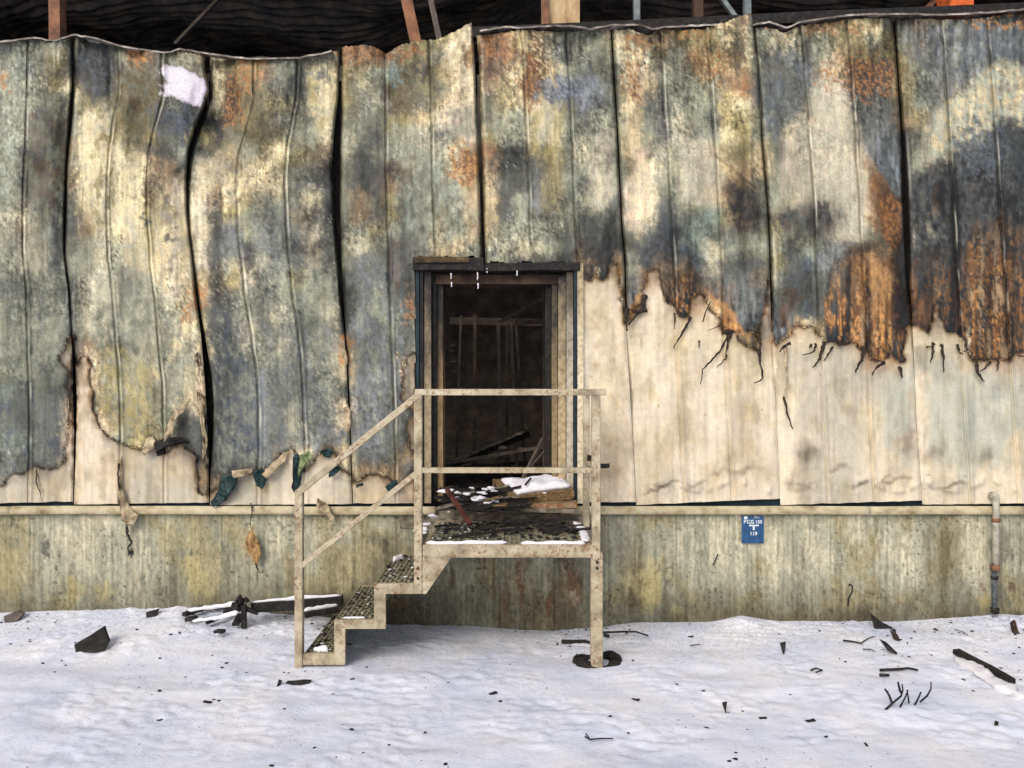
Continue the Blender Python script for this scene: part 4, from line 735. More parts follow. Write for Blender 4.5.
for i, (x, y) in enumerate([(502,448),(522,449),(476,432),(520,434),(452,345),(452,351),(452,362),(453,371)]):
    pt = A(x, y, 1.8); mb = MB(); bmesh.ops.create_icosphere(mb.bm, subdivisions=2, radius=.05 if i == 0 else .03); mb.rough(.02, 12, 0, i)
    for v in mb.bm.verts: v.co = Vector((v.co.x*(1.5 if i else 1.3), v.co.y, v.co.z*.5))+pt
    tag(mb.build('snow_clump' if i < 4 else 'pale_fitting', M_ASHBOARD, None, True), 'small grey lump of snow on the rubble inside the doorway' if i < 4 else 'small pale fitting on the dark wall inside the left of the doorway', 'snow' if i < 4 else 'fitting', 'snow lumps inside the doorway' if i < 4 else 'pale fittings inside the doorway')
print('building done')
# ------------------------------------------------------------------ the stair
YF = -1.01; YB = -.10; SC = F/(D0+YF)
def Fp(px, py): return ((px-512)/SC, EYE-(py-384)/SC)
ST = empty('metal_stair', (0, YF, 0), 'beige metal stair of three steps with handrails up to a debris covered landing', 'stair')
def sp(mb, name, mat=M_STAIR, smooth=False, rough=True):
    o = mb.build(name, mat, ST, smooth); o.location = -ST.location; return o
def vpost(name, x0, x1, pt, pb, y=YF, dy=.05, bev=.004):
    (a, zt_), (b, zb_) = Fp(x0, pt), Fp(x1, pb); return sp(MB().box(a, b, y, y+dy, zb_, zt_).bevel(bev), name)
def hbar(name, p0, p1, h, y=YF, dy=.045):
    a, b = Fp(*p0), Fp(*p1); return sp(MB().bar((a[0], y+dy/2, a[1]), (b[0], y+dy/2, b[1]), dy, h/SC).bevel(.003), name)
vpost('railing_post', 294.5, 302.5, 493, 669, YF-.004, .052)
vpost('railing_post', 414, 422, 392, 594, YF-.004, .052)
vpost('railing_post', 592, 600.5, 393, 560, YF-.004, .052)
o = vpost('leg', 591.2, 603, 553, 671, YF+.004, .075); 
hbar('handrail', (415,392.2), (606,392.2), 6.4, YF-.01); hbar('handrail', (296.4,494), (419,394.5), 6.6, YF-.008)
hbar('mid_rail', (422,470.5), (596,470.5), 5.4, YF); hbar('mid_rail', (300,567), (415,474), 5.4, YF)
# right hand return towards the wall
xr_ = Fp(596,0)[0]; zr = Fp(0,392.2)[1]; zm = Fp(0,470.5)[1]; zp = Fp(0,545)[1]
sp(MB().box(xr_-.028, xr_+.024, -.36, -.31, zp, zr+.01).bevel(.004), 'railing_post')
sp(MB().box(xr_-.022, xr_+.022, YF+.045, -.31, zr-.02, zr+.018).bevel(.003), 'handrail')
sp(MB().box(xr_-.018, xr_+.018, YF+.05, -.36, zm-.018, zm+.016).bevel(.003), 'mid_rail')
# landing frame
x0, x1 = Fp(422.5,0)[0], Fp(594,0)[0]; z1 = Fp(0,545)[1]; z0 = Fp(0,556.5)[1]
sp(MB().box(x0, x1, YF, YF+.035, z0, z1).bevel(.003), 'landing_beam'); sp(MB().box(x0, x1, YB, YB+.035, z0, z1), 'landing_beam')
for x in (x0, x1-.035): sp(MB().box(x, x+.035, YF+.037, YB-.002, z0, z1-.003), 'landing_beam')
sp(MB().box(x0+.02, x0+.025+1.18, YF-.006, YF-.001, z0-.006, z0+.002), 'frame_lip')
def grating(xa, xb, ya, yb, z, name='grating'):
    mb = MB(); mb.box(xa+.002, xb-.002, ya, yb, z-.028, z-.02)
    n = int((xb-xa)/.034)
    for i in range(n+1): x = xa+.004+(xb-xa-.012)*i/n; mb.box(x, x+.007, ya, yb, z-.02, z+.002)
    m = int((yb-ya)/.05)
    for j in range(m+1):
        y = ya+(yb-ya-.012)*j/m
        for i in range(n): x = xa+.004+(xb-xa-.012)*i/n; zz = z-.004+.004*((i+j) % 2); mb.box(x+.0072, x+(xb-xa-.012)/n-.0002, y, y+.010, zz-.012, zz)
    return mb
o = sp(grating(x0+.037, x1-.037, YF+.037, YB-.003, z1-.004), 'landing_grating', M_TREAD)
sp(MB().box(x0+.56, x0+.575, YF+.04, YB-.004, z1-.003, z1+.006), 'grating_joint', M_TREAD)
# zigzag stringer front and back
ZZ = [(303,654),(334,654),(334,620),(374,620),(374,583.8),(413.5,583.8),(413.5,594),(385.5,594),(385.5,629),(345,629),(345,665),(303,665)]
sp(MB().prism([Fp(*p) for p in ZZ][::-1], YF+.002, YF+.03), 'stringer')
sp(MB().prism([(Fp(*p)[0], Fp(*p)[1]) for p in ZZ][::-1], YB-.03, YB), 'stringer')
sp(MB().prism([Fp(*p) for p in [(422.3,557),(451.5,557),(426,594),(413.8,594),(413.8,583.8),(422.3,583.8)]][::-1], YF+.004, YF+.016), 'gusset')
sp(MB().prism([Fp(*p) for p in [(422.3,557),(451.5,557),(426,594),(413.8,594)]][::-1], YB-.016, YB), 'gusset')
for k, (xa, xb, zt_) in enumerate([(303.5,333.8,654),(334.5,373.8,620),(374.5,413.8,583.8)]):
    a, b, z = Fp(xa,0)[0], Fp(xb,0)[0], Fp(0,zt_)[1]
    sp(grating(a, b, YF+.032, YB-.033, z+.001), 'tread', M_TREAD)
    sp(MB().box(a-.002, a+.004, YF+.032, YB-.033, z-.07, z-.026), 'nosing', M_TREAD)
    rz = [Fp(0,620)[1], Fp(0,583.8)[1], z1][k]
    sp(MB().box(b+.0, b+.006, YF+.034, YB-.035, z+.004, rz-.032), 'riser', M_TREAD)
# bolts at the foot of the right railing post and at the second post
for (bx, by) in [(597,562),(597,568),(418,568),(418,578)]:
    a, z = Fp(bx, by); sp(MB().box(a-.008, a+.008, YF-.018, YF+.006, z-.008, z+.008).bevel(.003), 'bolt', M_BURN)
print('stair done')
# ------------------------------------------------------------------ snow strips on the stair
def snowstrip(pts, rad, flat=.7, lab=None, cat='snow', n=8, name='snow_strip'):
    P = []; R_ = []
    for i in range((len(pts)-1)*8+1):
        k, f = divmod(i, 8); k2 = min(k+1, len(pts)-1); p = Vector(pts[k]).lerp(Vector(pts[k2]), f/8); j = mnoise.noise(p*9)+.5*mnoise.noise(p*31)
        P.append(p+Vector((0, 0, j*rad*.2))); R_.append(rad*max(.35, 1+.5*j))
    R_[0] *= .3; R_[-1] *= .3
    return tag(MB().tube(P, R_, n+2, flat).rough(rad*.45, 22).build(name, M_CLEANSNOW, None, True), lab, cat)
snowstrip([(x0+.02,YF+.03,z1+.006),(x0+.30,YF+.035,z1+.008),(x0+.60,YF+.03,z1+.010)], .014, lab='thin white line of snow along the left half of the landing front edge')
snowstrip([(x0+.70,YF+.03,z1+.006),(x0+1.0,YF+.03,z1+.009),(x1-.06,YF+.03,z1+.006)], .013, lab='thin white line of snow along the right half of the landing front edge')
snowstrip([(x1-.05,YF+.08,z1+.01),(x1-.045,YF+.35,z1+.02),(x1-.05,YF+.60,z1+.025),(x1-.07,YF+.70,z1+.025)], .030, .35, lab='thick ridge of snow along the right end of the landing')
a0, zz1 = Fp(318,0)[0], Fp(0,654)[1]; snowstrip([(a0-.05,YF+.06,zz1+.004),(a0+.06,YF+.06,zz1+.004)], .022, .5, lab='small flat patch of snow on the front of the lowest step')
a0, zz1 = Fp(350,0)[0], Fp(0,620)[1]; snowstrip([(a0-.06,YF+.04,zz1+.003),(a0+.10,YF+.04,zz1+.003)], .010, .5, lab='faint line of snow on the front of the middle step')
a0, zz1 = Fp(380,0)[0], Fp(0,583.8)[1]; snowstrip([(a0-.02,YB-.22,zz1+.005),(a0+.05,YB-.14,zz1+.005)], .022, .5, lab='small snow patch at the back of the top step')
snowstrip([(x0-.13,YF+.5,z1-.0),(x0-.02,YF+.52,z1+.01)], .015, .5, lab='thin snow line beside the landing left edge above the top step')
for i in range(60):   # crumbs of char on landing and treads
    pass
mb = MB()
def crumb(mb, c, r, seed):
    n0 = len(mb.bm.verts); bmesh.ops.create_icosphere(mb.bm, subdivisions=1, radius=r); mb.bm.verts.ensure_lookup_table()
    for v in mb.bm.verts[n0:]: v.co = Vector((v.co.x*1.4, v.co.y*1.1, v.co.z*.5)) + mnoise.noise_vector(v.co*60+Vector((seed, 0, 0)))*r*.7 + c
for i in range(130):
    crumb(mb, Vector((random.uniform(x0+.05, x1-.08), YF+.06+.8*random.random()**.7, z1+.004)), random.uniform(.005, .018), i)
for i in range(110):
    k = random.randrange(3); xa, xb, zt_ = [(303.5,333.8,654),(334.5,373.8,620),(374.5,413.8,583.8)][k]
    crumb(mb, Vector((random.uniform(Fp(xa,0)[0]+.02, Fp(xb,0)[0]-.01), random.uniform(YF+.05, YB-.06), Fp(0,zt_)[1]+.004)), random.uniform(.004, .016), i)
tag(mb.build('char_crumbs', M_CHAR), 'black crumbs of char strewn over the landing and the steps', 'debris', kind='stuff')
mb = MB()
for i in range(60):
    crumb(mb, Vector((random.uniform(x0+.04, x0+.5), YF+.10+.75*random.random()**.6, z1+.006)), random.uniform(.003, .010), i)
for i in range(40):
    k = random.randrange(3); xa, xb, zt_ = [(303.5,333.8,654),(334.5,373.8,620),(374.5,413.8,583.8)][k]
    crumb(mb, Vector((random.uniform(Fp(xa,0)[0]+.02, Fp(xb,0)[0]-.01), random.uniform(YF+.05, YB-.06), Fp(0,zt_)[1]+.004)), random.uniform(.004, .012), i)
tag(mb.build('snow_crumbs', M_CLEANSNOW), 'crumbs of snow sprinkled over the landing and the steps', 'snow', kind='stuff')
# ------------------------------------------------------------------ debris pile on the landing
def plank(name, a, b, w_, t, mat, lab, cat='board', grp=None, rough=.010, cuts=3, tilt=(0,0,1), seed=0):
    o = MB().bar(a, b, w_, t, tilt).rough(rough, 8, cuts, seed).build(name, mat); return tag(o, lab, cat, grp)
PZ = z1+.02
plank('charred_board', A(452,504,-.12), A(568,506,-.10), .12, .03, M_CHAR, 'wide charred board in the pile, just in front of the doorway sill', seed=2)
plank('rust_stained_board', A(498,505,-.18), A(577,504,-.20), .18, .035, M_RUSTY, 'rust stained board with an orange front edge under the snow topped slab', seed=3)
plank('ash_grey_board', A(480,507,-.26), A(575,511,-.30), .10, .025, M_ASHBOARD, 'ash grey board lying in front of the rust stained board', seed=4)
# snow topped insulation slab
mb = MB(); c0 = [A(493,484,.06), A(514,502,-.22), A(574,494,-.14), A(560,480,.14)]
th = Vector((0, 0, .07)); lo_ = [mb.bm.verts.new(p-Vector((0,0,.01))) for p in c0]; up_ = [mb.bm.verts.new(p+th) for p in c0]
mb.bm.faces.new(lo_); mb.bm.faces.new(up_[::-1])
for i in range(4): j = (i+1) % 4; mb.bm.faces.new([lo_[i], lo_[j], up_[j], up_[i]])
for v in mb.bm.verts: v.co.z -= .03
mb.rough(.012, 9, 4, 3); tag(mb.build('insulation_slab', M_WOOL), 'thick brown insulation slab with snow on top lying in the doorway', 'slab')
mb = MB(); c1 = [A(499,481,.07), A(517,493,-.19), A(570,486,-.12), A(562,478,.16)]
n_ = 14; rows = []
for i in range(n_+1):
    r = []
    for j in range(n_+1):
        u, v = i/n_, j/n_; p = c1[0].lerp(c1[3], u).lerp(c1[1].lerp(c1[2], u), v); e = min(u, 1-u, v, 1-v)*2
        p = p+Vector((0, 0, .012+.055*min(1, e*3)**.5*(.55+.7*mnoise.noise(p*8)+.5*mnoise.noise(p*19)))); r.append(mb.bm.verts.new(p))
    rows.append(r)
for i in range(n_):
    for j in range(n_): mb.bm.faces.new([rows[i][j], rows[i+1][j], rows[i+1][j+1], rows[i][j+1]])
r = bmesh.ops.extrude_face_region(mb.bm, geom=mb.bm.faces[:]); bmesh.ops.translate(mb.bm, verts=[e for e in r['geom'] if isinstance(e, bmesh.types.BMVert)], vec=(0, 0, -.03))
tag(mb.build('snow_layer', M_CLEANSNOW, None, True), 'thick white cap of snow on the brown insulation slab in the doorway', 'snow')
plank('stick', A(525,490,-.18)+Vector((0,0,.04)), A(531,482,-.10)+Vector((0,0,.03)), .012, .012, M_CHAR, 'tiny black stick poking out of the snow cap in the doorway', 'stick', rough=.004)
plank('reddish_stick', A(447,496,-.30)+Vector((0,0,.05)), A(470,524,-.62), .035, .025, M_REDWOOD, 'reddish brown stick leaning down from the pile over the landing', 'stick', rough=.004)
rs = random.Random(11)
FR = {k: k for k in ('flat black fragment','mottled brown fragment','grey ashen fragment')}
POS = [' in the pile right behind the second railing post', ' in the pile around the reddish stick', ' in the middle of the pile below the doorway', ' in the pile beside the snow topped slab']
for i in range(64):
    x = rs.uniform(434, 512); y = rs.uniform(484, 512); yw = -.45+ (512-y)/28*.5 - .0
    a = A(x, y, yw); a.z = max(a.z, PZ); ang = rs.uniform(-.6, .9); l = rs.uniform(.08, .26)
    b = a+Vector((math.cos(ang)*l, math.sin(ang)*l*.6, rs.uniform(-.04, .05))); b.z = max(b.z, PZ)
    mt = M_CHAR if rs.random() < .62 else rs.choice([M_BURN, M_BURN, M_WOOL, M_ASHBOARD, M_BURN])
    plank('char_fragment', a, b, rs.uniform(.03, .10), rs.uniform(.006, .018), mt, FR[('flat black fragment','mottled brown fragment','grey ashen fragment')[0 if mt is M_CHAR else 1 if mt in (M_BURN, M_WOOL, M_REDWOOD) else 2]]+POS[min(3, int((x-434)/19.6))], 'debris', 'char fragments piled at the left of the landing', .012, 2, seed=i)
for i in range(26):
    x = rs.uniform(428, 575); y = rs.uniform(508, 522); a = A(x, y, -.40-(y-508)/14*.28); a.z = PZ+rs.uniform(0, .02); ang = rs.uniform(-.5, .5); l = rs.uniform(.06, .22); mt = M_CHAR if rs.random() < .75 else M_BURN
    plank('char_fragment', a, a+Vector((math.cos(ang)*l, math.sin(ang)*l*.6, rs.uniform(-.01, .03))), rs.uniform(.015, .05), rs.uniform(.006, .014), mt, ('flat black' if mt is M_CHAR else 'mottled brown')+' fragment along the front of the pile '+('left of the reddish stick' if x < 450 else 'right of the reddish stick' if x < 505 else 'below the snow topped slab'), 'debris', 'char fragments along the front of the pile', .012, 2, seed=i+200)
CL = [(rs.uniform(434, 508), rs.uniform(487, 514), rs.uniform(-.42, -.12), rs.uniform(.008, .022)) for _ in range(22)] + [(478,499,-.28,.04),(490,502,-.26,.045),(503,504,-.25,.035),(484,493,-.2,.025),(443,491,-.28,.025),(428,524,-.62,.018),(433,516,-.5,.022),(424,533,-.75,.015),(545,493,-.16,.02)]
for i, (x, y, yw, r) in enumerate(CL):
    mb = MB(); bmesh.ops.create_icosphere(mb.bm, subdivisions=3, radius=r); c = A(x, y, yw); c.z = max(c.z, PZ)
    for v in mb.bm.verts: v.co = v.co*(1+.9*mnoise.noise(v.co*38+Vector((i*3.3, 0, 0)))+.4*mnoise.noise(v.co*110+Vector((i, 5, 0))))
    for v in mb.bm.verts: v.co = Vector((v.co.x*1.5, v.co.y, v.co.z*.55))+c
    tag(mb.build('snow_clump', M_CLEANSNOW, None, True), ('small white crumb of snow' if r < .022 else 'larger white clump of snow')+(' by the second railing post' if x < 455 else ' in the middle of the landing pile' if x < 485 else ' beside the snow topped slab'), 'snow', 'snow clumps in the landing pile')
plank('charred_stick', A(505,521,-.5), A(560,520,-.42), .03, .02, M_CHAR, 'thin charred stick on the open right part of the landing grating', 'stick', seed=6)
plank('charred_stick', A(452,536,-.78), A(497,532,-.72), .03, .02, M_CHAR, 'thin charred stick near the front left of the landing grating', 'stick', seed=7)
for i in range(9):
    a = A(rs.uniform(565, 578), rs.uniform(522, 538), -.6); a.z = PZ; ang = rs.uniform(-.9, .9)
    plank('char_fragment', a, a+Vector((-.05*math.cos(ang), .08*math.sin(ang), .01)), .02, .012, M_CHAR, 'small black fragment at the right end of the landing beside the snow ridge', 'debris', 'char fragments at the right of the landing', .006, 1, seed=i+90)
# scrap caught on the right railing post
mb = MB(); mb.box(-.03,.03,-.02,.02,-.05,.05); mb.rough(.03, 14, 3, 5); o = mb.build('charred_scrap', M_BURN); o.location = A(590.5,462,-.5); tag(o, 'charred brown scrap caught at the right railing post beside the mid rail', 'scrap')
mb = MB(); mb.box(-.04,.04,-.01,.01,-.015,.015); mb.rough(.02, 14, 3, 8); o = mb.build('charred_scrap', M_CHAR); o.location = A(603,465,-.9); tag(o, 'small black scrap sticking out right of the railing post', 'scrap')
# ------------------------------------------------------------------ blue sign
SG = empty('blue_sign', W(752,528,.012), 'small blue enamel plate with white characters on the plinth, below the drip rail', 'sign')
sx0, sx1, sz0, sz1 = W(741.2,0).x, W(763.2,0).x, W(0,543).z, W(0,515.6).z
o = MB().box(sx0, sx1, -.016, -.011, sz0, sz1).bevel(.001).build('plate', M_BLUE, SG); o.location = -SG.location
def text(s, px, py, size, ext=.0012, sx=1.0):
    cu = bpy.data.curves.new('t', 'FONT'); cu.body = s; cu.size = size; cu.align_x = 'CENTER'; cu.align_y = 'CENTER'; cu.extrude = ext/2; cu.offset = size*.02
    ob = bpy.data.objects.new('t', cu); C.objects.link(ob); bpy.context.view_layer.update()
    me = bpy.data.meshes.new_from_object(ob.evaluated_get(bpy.context.evaluated_depsgraph_get())); bpy.data.objects.remove(ob)
    o = put('lettering', me, M_WHITEPRINT, SG); o.rotation_euler = (math.pi/2, 0, 0); p = W(px, py); p.y = -.0178; o.location = p-SG.location; o.scale = (sx, 1, 1); return o
text('ВСД 150', 752.2, 521.6, .040, sx=.98)
text('119', 752.8, 533.3, .042)
def patch(x0_, x1_, y0_, y1_): o = MB().box(W(x0_,0).x, W(x1_,0).x, -.0188, -.0163, W(0,y1_).z, W(0,y0_).z).build('printed_mark', M_WHITEPRINT, SG); o.location = -SG.location
patch(743.4, 746.8, 516, 518.8); patch(748.2, 758, 524.4, 525.7); patch(752.2, 753.9, 525.9, 529.6)
text('ГВ-1', 756.2, 517.3, .022)
# ------------------------------------------------------------------ conduit on the right
CP = empty('conduit', W(995,560,.07), 'pale vertical conduit on the plinth at the right, broken and sooty below its coupling', 'pipe')
def cpart(name, mb, mat): o = mb.build(name, mat, CP, True); o.location = -CP.location; return o
cpart('upper_pipe', MB().tube([W(991.5,497,.05), W(992,494.5,.08), W(994,493.5,.095), W(996,496,.095), W(996,508,.09), W(995.5,566,.085)], .026, 10), M_PALEPIPE)
cpart('coupling', MB().tube([W(995,565,.085), W(995,570,.085)], .036, 10), M_RUSTPOST)
cpart('lower_pipe', MB().tube([W(994.5,570,.07), W(994.2,590,.065), W(995,613,.06)], .020, 10).rough(.004, 30), M_DARKPIPE)
cpart('clamp', MB().tube([W(996,518,.088), W(996,522,.088)], .032, 10), M_RUSTPOST); cpart('clamp', MB().tube([W(994.5,576,.07), W(994.5,579,.07)], .028, 10), M_CHAR)
cpart('clamp', MB().tube([W(995,608,.06), W(995,613,.06)], .032, 10), M_CHAR)
# hook of wire on the plinth
o = MB().tube([W(848,606,.012),W(848.5,598,.02),W(852,592,.02),W(852.5,586,.02),W(850,584,.02),W(848.5,586,.02)], .006, 6).build('wire_hook', M_CHAR, None, True); tag(o, 'thin black hooked wire standing against the right part of the plinth', 'wire')
o = MB().tube([W(713,565,.012),W(716,559,.02),W(718,554,.015)], .005, 6).build('wire_scrap', M_CHAR, None, True); tag(o, 'tiny slanting black wire on the plinth left of the blue sign', 'wire')
# ------------------------------------------------------------------ things lying on the snow
def G_(px, py):     # snow point under an image position
    d = (EYE-.0)*F/(py-384)
    for _ in range(4): y = min(d-D0, -.02); x = (px-512)*d/F; d = (EYE-gz(x, y))*F/(py-384)
    y = min(d-D0, -.02); return Vector(((px-512)*d/F, y, gz((px-512)*d/F, y)))
def flake(pts, h, lab, cat='debris', name='black_flake', mat=M_CHAR, grp=None, th=.02, lean_=.0, seed=0):
    # a slab of sheet standing or lying in the snow: outline given by its foot and top points
    base = G_(sum(p[0] for p in pts)/len(pts), max(p[1] for p in pts)); d = D0+base.y
    mb = MB(); q = [((p[0]-512)*d/F, EYE-(p[1]-384)*d/F) for p in pts]; mb.prism(q, base.y, base.y+th)
    mb.rough(.006, 14, 2, seed)
    zb_ = min(v.co.z for v in mb.bm.verts)
    for v in mb.bm.verts: v.co.y += (v.co.z-zb_)*h
    return tag(mb.build(name, mat), lab, cat, grp)
flake([(70,647),(77,643),(84,639),(91,634),(96,639),(103,645),(102,652),(90,653),(76,653)], 1.2, 'large black slab fragment lying in the snow at the left', th=.03)
flake([(873,615),(879,620),(893,628),(892,629),(875,629)], .3, 'black triangular flake standing in the snow by the plinth at the right', th=.012)
flake([(885,643),(890,645),(898,653),(897,655),(889,652)], .8, 'small black wedge in the snow below the triangular flake', th=.012)
flake([(895,633),(900,636),(901,642),(896,641)], .8, 'small grey black lump in the snow right of the triangular flake', th=.03, mat=M_BURN)
flake([(892,630),(897,630),(896,634)], .5, 'tiny black chip just above the grey black lump at the right', th=.02)
flake([(1014,625),(1018,622),(1020,634),(1015,634)], .3, 'small dark stub standing in the snow at the right edge', th=.03, mat=M_BURN)
flake([(144,614),(155,611),(155,616),(146,618)], 1, 'flat black chip half buried in snow by the plinth at the left', th=.03)
flake([(783,646),(789,645),(787,650),(784,655)], .8, 'small black twisted bit in the snow, left of the lying twigs', th=.015)
flake([(724,706),(729,705),(726,714)], .8, 'tiny black splinter in the snow below the right leg, towards the right', th=.01)
flake([(285,684),(310,683),(308,686),(287,686)], 1.5, 'narrow black chip in the snow in front of the lowest step', th=.03)
flake([(276,683),(280,684),(279,687),(276,687)], 1.5, 'tiny black chip beside the narrow chip in front of the lowest step', th=.02)
def twig(pts, r, lab, name='twig', lift=.02, cat='twig', mat=M_CHAR, grp=None):
    P = []
    for i, p in enumerate(pts):
        q = G_(p[0], p[1]); q.z += (p[2] if len(p) > 2 else lift); P.append(q)
    r *= .75
    return tag(MB().tube(P, [r*(1-.4*i/len(P)) for i in range(len(P))], 6).build(name, mat, None, True), lab, cat, grp)
def stem(p0, p1, p2, r, lab):       # standing stem: foot on snow, tip by image position at same depth
    b = G_(*p0); yy = b.y; P = [b-Vector((0,0,.03)), A(*p1, yy), A(*p2, yy+.02)]; return tag(MB().tube(P, [r, r*.9, r*.7], 6).build('twig', M_CHAR, None, True), lab, 'twig')
TW = empty('burnt_twig', G_(905,708), 'leaning burnt twig with forked tips standing in the snow at the lower right', 'twig')
for pts in [[(884,711),(893,703),(901,696),(903,690),(902,684)],[(901,693),(899,687),(898,682)],[(892,703),(889,695),(885,689)]]:
    yy = TW.location.y; o = MB().tube([A(x, y, yy+.0) for x, y in pts], [.008,.007,.006,.005,.004][:len(pts)], 6).build('branch', M_CHAR, TW, True); o.location = -TW.location
TW2 = empty('burnt_twig', G_(918,706), 'slender V shaped burnt twig standing right of the forked one in the snow', 'twig')
for pts in [[(914,706),(918,699),(921,692)],[(920,702),(927,696),(931,689),(931,682)]]:
    yy = TW2.location.y; o = MB().tube([A(x, y, yy) for x, y in pts], [.006,.006,.005,.004][:len(pts)], 6).build('branch', M_CHAR, TW2, True); o.location = -TW2.location
TW3 = empty('burnt_twig', G_(906,706), 'small inverted V of burnt twig between the two taller twigs in the snow', 'twig')
for pts in [[(900,707),(905,698),(908,690)],[(909,703),(908,696),(907,690)]]:
    yy = TW3.location.y; o = MB().tube([A(x, y, yy) for x, y in pts], [.006,.005,.004][:len(pts)], 6).build('branch', M_CHAR, TW3, True); o.location = -TW3.location
twig([(880,673),(900,672),(908,671),(918,673)], .014, 'thick black stick lying flat above the burnt twigs')
twig([(843,643),(852,644),(862,646)], .011, 'black stick lying in the snow left of the black wedge'); twig([(862,645),(868,641),(874,639)], .007, 'thin light stick touching the stick left of the black wedge', mat=M_BURN)
twig([(863,652),(870,652),(875,654)], .006, 'thin short stick in the snow below the one left of the black wedge')
twig([(811,673),(816,671),(822,673),(816,676)], .010, 'small bent black twig lying in the snow left of the burnt twigs')
twig([(880,678),(889,678)], .016, 'short dark stub lying just below the thick stick by the twigs')
twig([(585,740),(590,743),(600,742),(613,742)], .007, 'thin forked stick lying in the snow at the bottom centre'); twig([(586,739),(589,743)], .006, 'short side fork of the thin stick at the bottom centre', lift=.03)
twig([(562,644),(572,644),(585,644),(593,646)], .022, 'thick black stick on the snow left of the right stair leg'); twig([(597,641),(605,638),(622,638),(636,638),(648,642)], .013, 'bent black wire arching over snow right of the stair leg', lift=.05)
twig([(604,640),(609,641)], .022, 'short black stub on the bent wire right of the stair leg', lift=.04)
twig([(955,592+40),(962,634),(968,637)], .006, 'thin dark splinter by the plinth at the right'); twig([(690,630+18),(700,647)], .006, 'thin dark splinter in the snow, right of the stair leg')
# snow pad under bent wire
# rubber ring half buried round the right leg
rc = G_(597,662); rc.z -= .012; mb = MB(); nseg = 40; pts = [rc+Vector((math.cos(t)*.135, math.sin(t)*.12, .025*math.sin(t*2+1))) for t in [2*math.pi*i/nseg for i in range(nseg+1)]]
mb.tube(pts, .048, 10).rough(.006, 14); tag(mb.build('rubber_ring', M_CHAR, None, True), 'black ring like a small tyre half sunk in snow around the right stair leg', 'ring')
# snow covered board, lower right
a, b = G_(956,654), G_(1012,684); a.z += .02; b.z += .02
tag(MB().bar(a, b, .05, .035).rough(.008, 9, 4).build('half_buried_board', M_CHAR), 'weathered board edge sticking out of the snow at the lower right', 'board')
snowstrip([G_(957,658)+Vector((0,0,.0)), G_(985,676)+Vector((0,0,.005)), G_(1022,700)], .06, .35, lab='snow bank heaped along the half buried board at the lower right', name='snow_bank')
# snowed over beams by the plinth behind the stair foot
def beam(p0, p1, yw0, yw1, h, lab, snow=True):
    a, b = A(*p0, yw0), A(*p1, yw1)
    tag(MB().bar(a, b, .10, h).rough(.010, 8, 4).build('snowed_beam', M_CHAR), lab+', black beneath', 'beam')
    if snow: snowstrip([a+Vector((0,0,h/2+.005)), a.lerp(b,.5)+Vector((0,-.01,h/2+.012)), b+Vector((0,0,h/2+.005))], 0.015, .5, lab='white snow on top of the '+lab)
beam((252,607), (342,600), -.22, -.12, .07, 'long beam lying against the plinth left of the steps')
beam((304,614), (338,608), -.36, -.22, .04, 'short beam beside the steps')
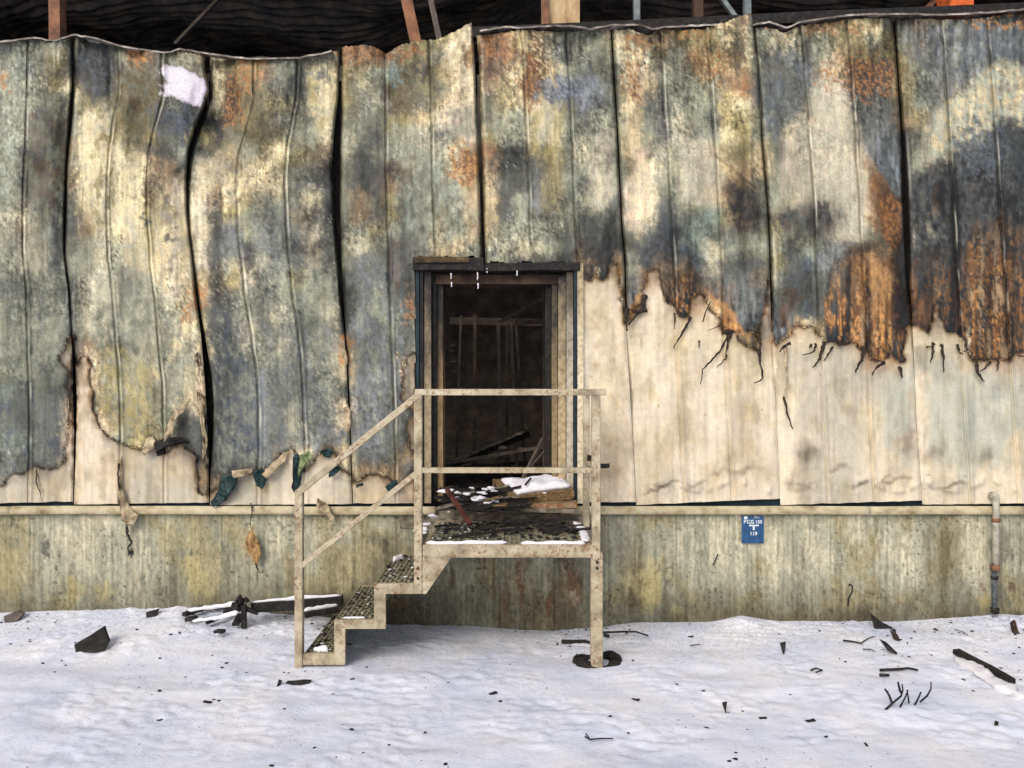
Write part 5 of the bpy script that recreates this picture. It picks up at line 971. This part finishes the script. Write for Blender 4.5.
# black clump with leg
mb = MB()
for i in range(7):
    c = A(240+random.uniform(-4,8), 601+random.uniform(-2,10), -.32); n0 = len(mb.bm.verts); bmesh.ops.create_icosphere(mb.bm, subdivisions=2, radius=random.uniform(.015,.032)); mb.bm.verts.ensure_lookup_table()
    for v in mb.bm.verts[n0:]: v.co = v.co+c+mnoise.noise_vector(v.co*40+Vector((i,0,0)))*.02
mb.bar(A(244,605,-.32), A(244,628,-.34), .035); mb.bar(A(232,604,-.3), A(258,613,-.3), .03)
tag(mb.build('charred_bracket', M_CHAR), 'charred black bracket standing in the snow beside the long beam', 'debris')
for i, (x, y, x2, y2, w_) in enumerate([(184,612,206,604,.05),(204,606,232,601,.04),(224,612,236,605,.05),(188,616,196,616,.05),(215,628,224,628,.04),(236,622,240,612,.05),(206,619,232,610,.04)]):
    a, b = G_(x, y+8), G_(x2, y2+10); a.z += .04; b.z += .05
    tag(MB().bar(a, b, w_, w_*.6).rough(.012, 12, 3, i).build('charred_stick', M_CHAR), ['farthest left long charred stick in the snow by the plinth','charred stick just left of the black bracket, against the plinth','thin charred stick touching the black bracket on its left','short charred stick lying flat at the left end of the heap','short loose charred stick in front of the black bracket','steep charred stick rising towards the foot of the black bracket','charred stick in front of the heap, pointing to the bracket'][i], 'stick', 'charred sticks in the snow by the plinth')
snowstrip([A(188,610,-.25), A(215,607,-.25), A(238,603,-.25)], .018, .5, lab='low heap of snow over the charred sticks left of the bracket', name='snow_heap')
snowstrip([A(192,621,-.4), A(222,617,-.4), A(238,612,-.4)], .016, .5, lab='second lower heap of snow in front of the charred sticks', name='snow_heap')
tag(flake([(0,618),(10,614),(18,616),(16,622),(4,623)], 1.0, 'grey flat chip at the left edge of the picture by the plinth', th=.04, mat=M_STUD))
# litter specks: beyond counting
mb = MB()
for i in range(1100):
    y = -.05-2.6*random.random()**2.2; x = random.uniform(-1, 1)*(D0+y)*.75
    if mnoise.noise(Vector((x*.8, y*.8, 0))) < random.uniform(-.4, .3): continue
    r = .003+.009*random.random()**4; crumb(mb, Vector((x, y, gz(x, y)+.002)), r, i)
tag(mb.build('soot_flecks', M_CHAR), 'tiny black flecks of soot scattered over the snow', 'debris', kind='stuff')
rs = random.Random(5)
for i in range(26):
    px_, py_ = rs.uniform(10, 1014), 630+120*rs.random()**1.8; p = G_(px_, py_); a_ = rs.uniform(0, 3.14); l = rs.uniform(.008, .028)
    o = MB().box(-l, l, -l*.35, l*.35, 0, .008).rough(.006, 40, 1, i).build('char_chip', M_CHAR); o.location = p; o.rotation_euler = (0, rs.uniform(-.2,.2), a_)
    tag(o, 'small black char chip on snow '+('towards the left edge' if px_ < 280 else 'in front of the stair' if px_ < 610 else 'between right leg and burnt twigs' if px_ < 860 else 'near the burnt twigs'), 'debris', 'small char chips on the snow')
print('all done', sum(len(o.data.polygons) for o in C.objects if o.type == 'MESH'))
